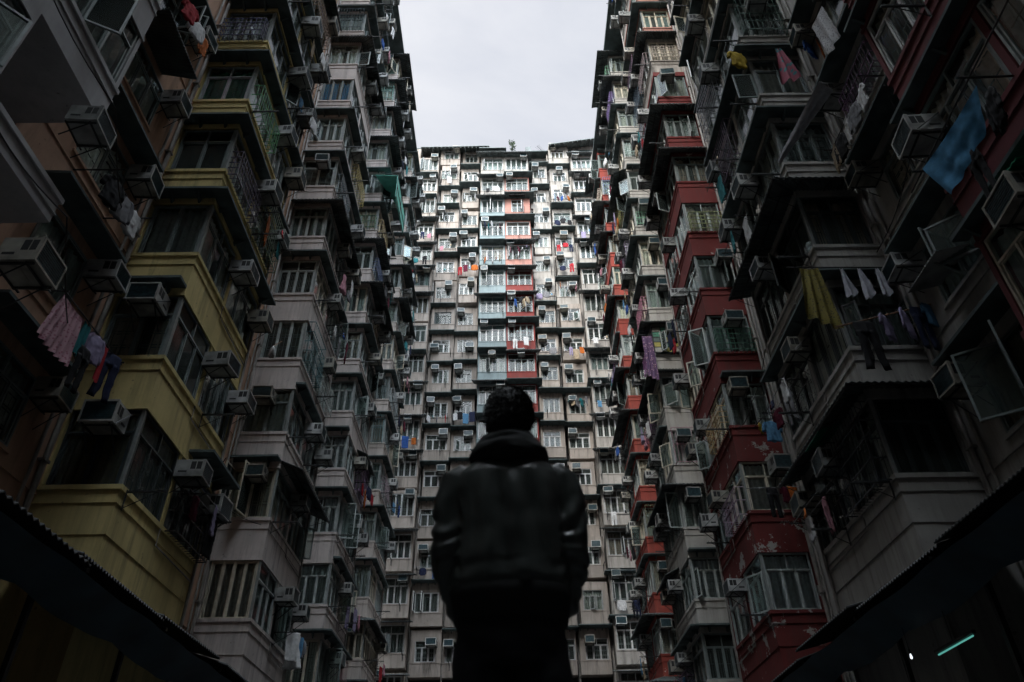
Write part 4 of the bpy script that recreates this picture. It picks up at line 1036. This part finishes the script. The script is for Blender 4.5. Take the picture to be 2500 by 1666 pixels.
for s_ in (-1, 1):
    limb(b, [(s_*.085,0,.62+G0,.085),(s_*.10,0,.45+G0,.078),(s_*.105,.005,.27+G0,.058),(s_*.11,.0,.14+G0,.055),(s_*.115,-.005,-.02+G0,.043),(s_*.12,-.01,-.14+G0,.036),(s_*.12,-.01,-.18+G0,.036)])
    limb(b, [(s_*.12,-.04,-.165+G0,.034),(s_*.125,.05,-.165+G0,.036),(s_*.13,.14,-.175+G0,.028)])
    limb(b, [(s_*.155,0,1.22+G0,.055),(s_*.195,-.005,1.16+G0,.05),(s_*.215,-.02,1.02+G0,.043),(s_*.22,-.02,.93+G0,.038),(s_*.20,.05,.86+G0,.036),(s_*.17,.10,.79+G0,.026)])
    limb(b, [(s_*.17,.10,.80+G0,.024),(s_*.155,.115,.75+G0,.030),(s_*.145,.122,.70+G0,.028)])
    for q in range(4):
        x0 = s_*(.163-.013*q*1.3); L_ = (.06,.068,.064,.05)[q]
        limb(b, [(x0,.128-.004*q,.71+G0,.0095),(x0-s_*.004,.132,.71-L_*.5+G0,.009),(x0-s_*.006,.122,.71-L_+G0,.0075)], 8)
    limb(b, [(s_*.13,.12,.755+G0,.011),(s_*.108,.135,.725+G0,.010),(s_*.105,.135,.70+G0,.008)], 8)
    b.loft([ell(s_*.080,-.005,z+G0,rx,.02,10) for z, rx in ((1.43,.004),(1.44,.010),(1.465,.013),(1.485,.011),(1.492,.004))])
link('body', remeshed(b, 'person_body', [M_skin], .0085, 2), PE)
for s_ in (-1, 1):
    e_ = MB(); e_.smooth = True; e_.loft([ell(s_*.03,.088,1.478+G0+.011*math.sin(t),.012*math.cos(t)+.0005,.011*math.cos(t)+.0005,10) for t in (-1.5,-.9,-.4,0,.4,.9,1.5)]); link('eye', e_.mesh('eye', [simple('eye_white', (.5,.5,.5), .2)]), PE)
# hair
b = MB()
b.loft([ell(0,dy,z+G0,rx,ry) for z, rx, ry, dy in ((1.385,.055,.045,-.045),(1.41,.078,.07,-.035),(1.45,.088,.085,-.026),(1.50,.093,.098,-.014),(1.53,.091,.100,-.008),(1.565,.077,.085,-.006),(1.588,.052,.06,-.006),(1.602,.02,.025,-.006))])
hm = remeshed(b, 'hair', [M_hair], .008, 1, lambda c, n: .004*noise.noise(c*30)+.003*noise.noise(c*90))
b = MB(); hr = random.Random(4); vs = [v for v in hm.vertices if v.co.z > 1.60+0 or v.co.y < .02]
for i in range(3800):
    v = hr.choice(vs); n_ = (v.normal+Vector((hr.uniform(-.6,.6), hr.uniform(-.6,.6), hr.uniform(-.7,.5)))).normalized(); p = v.co; q = n_.cross(Vector((hr.random(), hr.random(), 1))).normalized()*.0016; L_ = hr.uniform(.006,.017)
    b.face([p-q, p+q, p+n_*L_*.6+q*.7+Vector((0,0,.002)), p+n_*L_-Vector((0,0,.003))])
base = len(b.v); b.v += [tuple(v.co) for v in hm.vertices]
for f_ in hm.polygons: b.f.append(tuple(base+i for i in f_.vertices)); b.m.append(0)
link('hair', b.mesh('hair', [M_hair]), PE)
# trousers
b = MB()
b.loft([ell(0,0,z+G0,rx,ry,e=2.3) for z, rx, ry in ((.56,.165,.12),(.66,.178,.13),(.78,.172,.128))])
for s_ in (-1, 1):
    limb(b, [(s_*.09,0,.64+G0,.098),(s_*.105,0,.45+G0,.092),(s_*.11,.005,.27+G0,.076),(s_*.115,0,.1+G0,.070),(s_*.12,-.005,-.08+G0,.062),(s_*.12,-.005,-.13+G0,.060)])
link('trousers', remeshed(b, 'trousers', [M_denim], .011, 2, lambda c, n: .006*noise.noise(Vector((c.x*9, c.y*9, c.z*16)))), PE)
for s_ in (-1, 1):
    b = MB(); b.smooth = True
    b.loft([[(s_*.125+x*w_, y, z) for x, z in ((-.045,.0),(.045,.0),(.048,.03),(.035,h_),(-.035,h_),(-.048,.03))] for y, w_, h_ in ((-.075,.7,.06),(-.06,.95,.09),(.0,1,.10),(.08,1.05,.07),(.16,1.0,.05),(.2,.6,.035))])
    link('shoe', b.mesh('shoe', [M_shoe]), PE)
# leather jacket, one surface with folds
b = MB()
b.loft([ell(0,dy,z+G0,rx,ry,e=2.4) for z, rx, ry, dy in ((.785,.188,.138,0),(.82,.205,.15,0),(.92,.203,.148,0),(1.05,.204,.142,0),(1.15,.207,.136,0),(1.21,.200,.126,0),(1.255,.165,.108,.0),(1.29,.11,.09,.0),(1.315,.08,.08,.0))])
for s_ in (-1, 1):
    limb(b, [(s_*.145,0,1.215+G0,.075),(s_*.185,-.002,1.19+G0,.078),(s_*.207,-.01,1.12+G0,.068),(s_*.212,-.02,1.03+G0,.062),(s_*.213,-.025,.94+G0,.060),(s_*.208,.01,.88+G0,.058),(s_*.190,.045,.825+G0,.053),(s_*.172,.075,.775+G0,.048),(s_*.150,.095,.73+G0,.040)], 16)
def jf(c, n):
    d = .0
    back = max(0, -n.y); inner = max(0, 1-abs(c.x)/.17)
    # long folds fanning down the middle of the back
    d += back*inner*min(1, max(0, (1.40-c.z)/.14))*(.012*math.sin((c.x+.02*math.sin(c.z*5))*62/(1+.7*max(0, 1.35-c.z)))+.006*noise.noise(Vector((c.x*26, 3, c.z*5))))
    if abs(c.x) > .17: d += .0045*math.sin(c.z*85+12*noise.noise(Vector((c.x*7, c.y*7, c.z*6))))*min(1, max(0, (1.36-c.z)/.1))   # ring creases on the sleeves
    if c.z < 1.08: d += .008*noise.noise(Vector((c.x*10, c.y*10, c.z*24)))
    d += .005*noise.noise(c*14)
    return d
jk = remeshed(b, 'jacket', [M_leather], .0085, 2, jf)
jo = link('jacket', jk, PE)
b = MB()
hb = [ell(0,0,z+G0,rx,rx*.74,72,e=2.4) for z, rx in ((.690,.178),(.70,.186),(.77,.197),(.80,.203))]
for r_ in hb:
    for i, p in enumerate(r_):
        k_ = 1+.012*(i % 2); r_[i] = (p[0]*k_, p[1]*k_, p[2])
b.loft(hb); b.smooth = True; link('hem_band', b.mesh('hem_band', [M_knit]), jo)
# bulky hood lying round the neck
b = MB()
def torus(cz_, R1, R2, mr_, dy, tilt):
    rings = []
    for i in range(28):
        a = 2*math.pi*i/28; c, s2 = math.cos(a), math.sin(a); mm = mr_*(1+.25*max(0, -s2))
        rings.append([((R1+mm*math.cos(t))*c, dy+(R2+mm*math.cos(t))*s2, cz_+G0+mm*1.05*math.sin(t)+tilt*s2) for t in [2*math.pi*k/12 for k in range(12)]])
    b.loft(rings+[rings[0]], cap=False)
torus(1.335,.084,.074,.042,-.010,.012); torus(1.300,.112,.086,.038,-.014,.008); torus(1.375,.072,.066,.030,-.008,.018)
b.loft([ell(0,-.008,z+G0,rx,rx*.85) for z, rx in ((1.26,.13),(1.31,.11),(1.37,.07))])
link('hood', remeshed(b, 'hood', [M_knit], .009, 2, lambda c, n: .009*noise.noise(Vector((c.x*12, c.y*12, c.z*45)))), jo)

# ------------------------------------------------------------------ drop repeats that no place near the viewer can see
bpy.context.view_layer.update()
dg_ = bpy.context.evaluated_depsgraph_get()
def family(o):
    q = [o]
    for c_ in o.children: q += family(c_)
    return q
EYES = [Vector(e_) for e_ in ((0,0,0),(-1.5,.3,0),(1.5,.3,0),(0,0,1.2))]
for o in [o for o in COL.objects if o.parent is None and o.get('category') in ('air conditioner','shirt','towel','trousers','socks','bracket','drying rack')]:
    if True:
        fam = family(o); pts = []
        for q in fam:
            if q.type == 'MESH': pts += [q.matrix_world @ Vector(c_) for c_ in q.bound_box]
        lo = Vector([min(p[i] for p in pts) for i in range(3)]); hi = Vector([max(p[i] for p in pts) for i in range(3)]); mid = (lo+hi)/2
        tests = [mid]+[Vector([lo[i]*(1-f[i])+hi[i]*f[i] for i in range(3)]) for f in ((.1,.1,.1),(.9,.1,.1),(.1,.1,.9),(.9,.1,.9),(.1,.9,.1),(.9,.9,.1),(.5,.1,.1),(.5,.1,.9))]
        if not seen([lo, hi, mid], 30): ok = False
        else:
            ok = False; names = {q.name for q in fam}
            for e_ in EYES:
                for t_ in tests:
                    d_ = t_-e_; L_ = d_.length
                    h_, loc_, _, _, ob_, _ = sc.ray_cast(dg_, e_+d_/L_*3.2, d_/L_, distance=L_-3.2+.3)
                    if not h_ or (ob_ and ob_.name in names) or (loc_-e_).length > L_-.05: ok = True; break
                if ok: break
        if not ok:
            for q in fam: bpy.data.objects.remove(q)

# ------------------------------------------------------------------ light
SUN_EL, SUN_AZ = 37, 206       # degrees; azimuth measured clockwise from +Y
sd = Vector((math.sin(R(SUN_AZ))*math.cos(R(SUN_EL)), math.cos(R(SUN_AZ))*math.cos(R(SUN_EL)), math.sin(R(SUN_EL))))
sun = bpy.data.lights.new('sun', 'SUN'); sun.energy = .9; sun.angle = R(20); sun.color = (1,.93,.88)
so = bpy.data.objects.new('sun', sun); COL.objects.link(so); so.rotation_euler = (-sd).to_track_quat('-Z', 'Y').to_euler()
so.location = (0, -40, 90)
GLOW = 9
w = bpy.data.worlds.new('World'); sc.world = w; w.use_nodes = True; nt = w.node_tree; nt.nodes.clear(); L = nt.links.new
o = N(nt, 'ShaderNodeOutputWorld'); bg = N(nt, 'ShaderNodeBackground'); sky = N(nt, 'ShaderNodeTexSky'); sky.sky_type = 'NISHITA'; sky.sun_disc = False
sky.sun_elevation = R(SUN_EL); sky.sun_rotation = R(SUN_AZ); sky.air_density = 1; sky.dust_density = 2.5
tc = N(nt, 'ShaderNodeTexCoord'); mp = N(nt, 'ShaderNodeMapping'); mp.inputs['Scale'].default_value = (1,1,1.6); L(tc.outputs['Generated'], mp.inputs[0])
nz = N(nt, 'ShaderNodeTexNoise'); nz.inputs['Scale'].default_value = 2.2; nz.inputs['Detail'].default_value = 7; nz.inputs['Roughness'].default_value = .55; nz.inputs['Distortion'].default_value = .3; L(mp.outputs[0], nz.inputs['Vector'])
mr = N(nt, 'ShaderNodeMapRange'); mr.inputs[1].default_value = .32; mr.inputs[2].default_value = .66; mr.inputs[3].default_value = .62; mr.inputs[4].default_value = 1; L(nz.outputs[0], mr.inputs[0])
mx = N(nt, 'ShaderNodeMix', data_type='RGBA'); L(mr.outputs[0], mx.inputs[0]); L(sky.outputs[0], mx.inputs[6]); mx.inputs[7].default_value = (3.95,4.02,4.26,1)
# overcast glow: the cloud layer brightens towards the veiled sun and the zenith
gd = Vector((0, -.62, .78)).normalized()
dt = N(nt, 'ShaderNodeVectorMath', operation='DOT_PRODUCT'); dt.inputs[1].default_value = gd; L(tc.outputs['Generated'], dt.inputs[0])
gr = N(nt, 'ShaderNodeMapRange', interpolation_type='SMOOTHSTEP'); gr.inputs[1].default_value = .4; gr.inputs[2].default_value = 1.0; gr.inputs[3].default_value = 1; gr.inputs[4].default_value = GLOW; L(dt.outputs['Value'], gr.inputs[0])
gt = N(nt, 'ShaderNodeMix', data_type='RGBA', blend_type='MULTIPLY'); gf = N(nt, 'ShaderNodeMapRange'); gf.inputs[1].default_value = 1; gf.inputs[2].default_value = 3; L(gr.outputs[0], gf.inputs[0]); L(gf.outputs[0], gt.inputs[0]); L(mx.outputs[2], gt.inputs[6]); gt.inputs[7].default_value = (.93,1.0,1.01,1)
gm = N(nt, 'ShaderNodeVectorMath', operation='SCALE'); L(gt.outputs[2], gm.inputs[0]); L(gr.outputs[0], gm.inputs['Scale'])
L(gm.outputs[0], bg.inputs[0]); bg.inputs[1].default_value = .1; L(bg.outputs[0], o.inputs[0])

# ------------------------------------------------------------------ render
sc.view_settings.view_transform = 'Standard'; sc.view_settings.look = 'None'; sc.view_settings.exposure = 1.15; sc.view_settings.gamma = 1
sc.cycles.max_bounces = 7; sc.cycles.diffuse_bounces = 3; sc.cycles.glossy_bounces = 3; sc.cycles.transparent_max_bounces = 12; sc.cycles.transmission_bounces = 2
sc.cycles.use_denoising = True; sc.cycles.sample_clamp_indirect = 4
sc.render.film_transparent = False
print('AC', n_ac, 'garments', n_g, 'objects', len(bpy.data.objects), 'dup labels', sum(1 for v in used_labels.values() if v > 1))
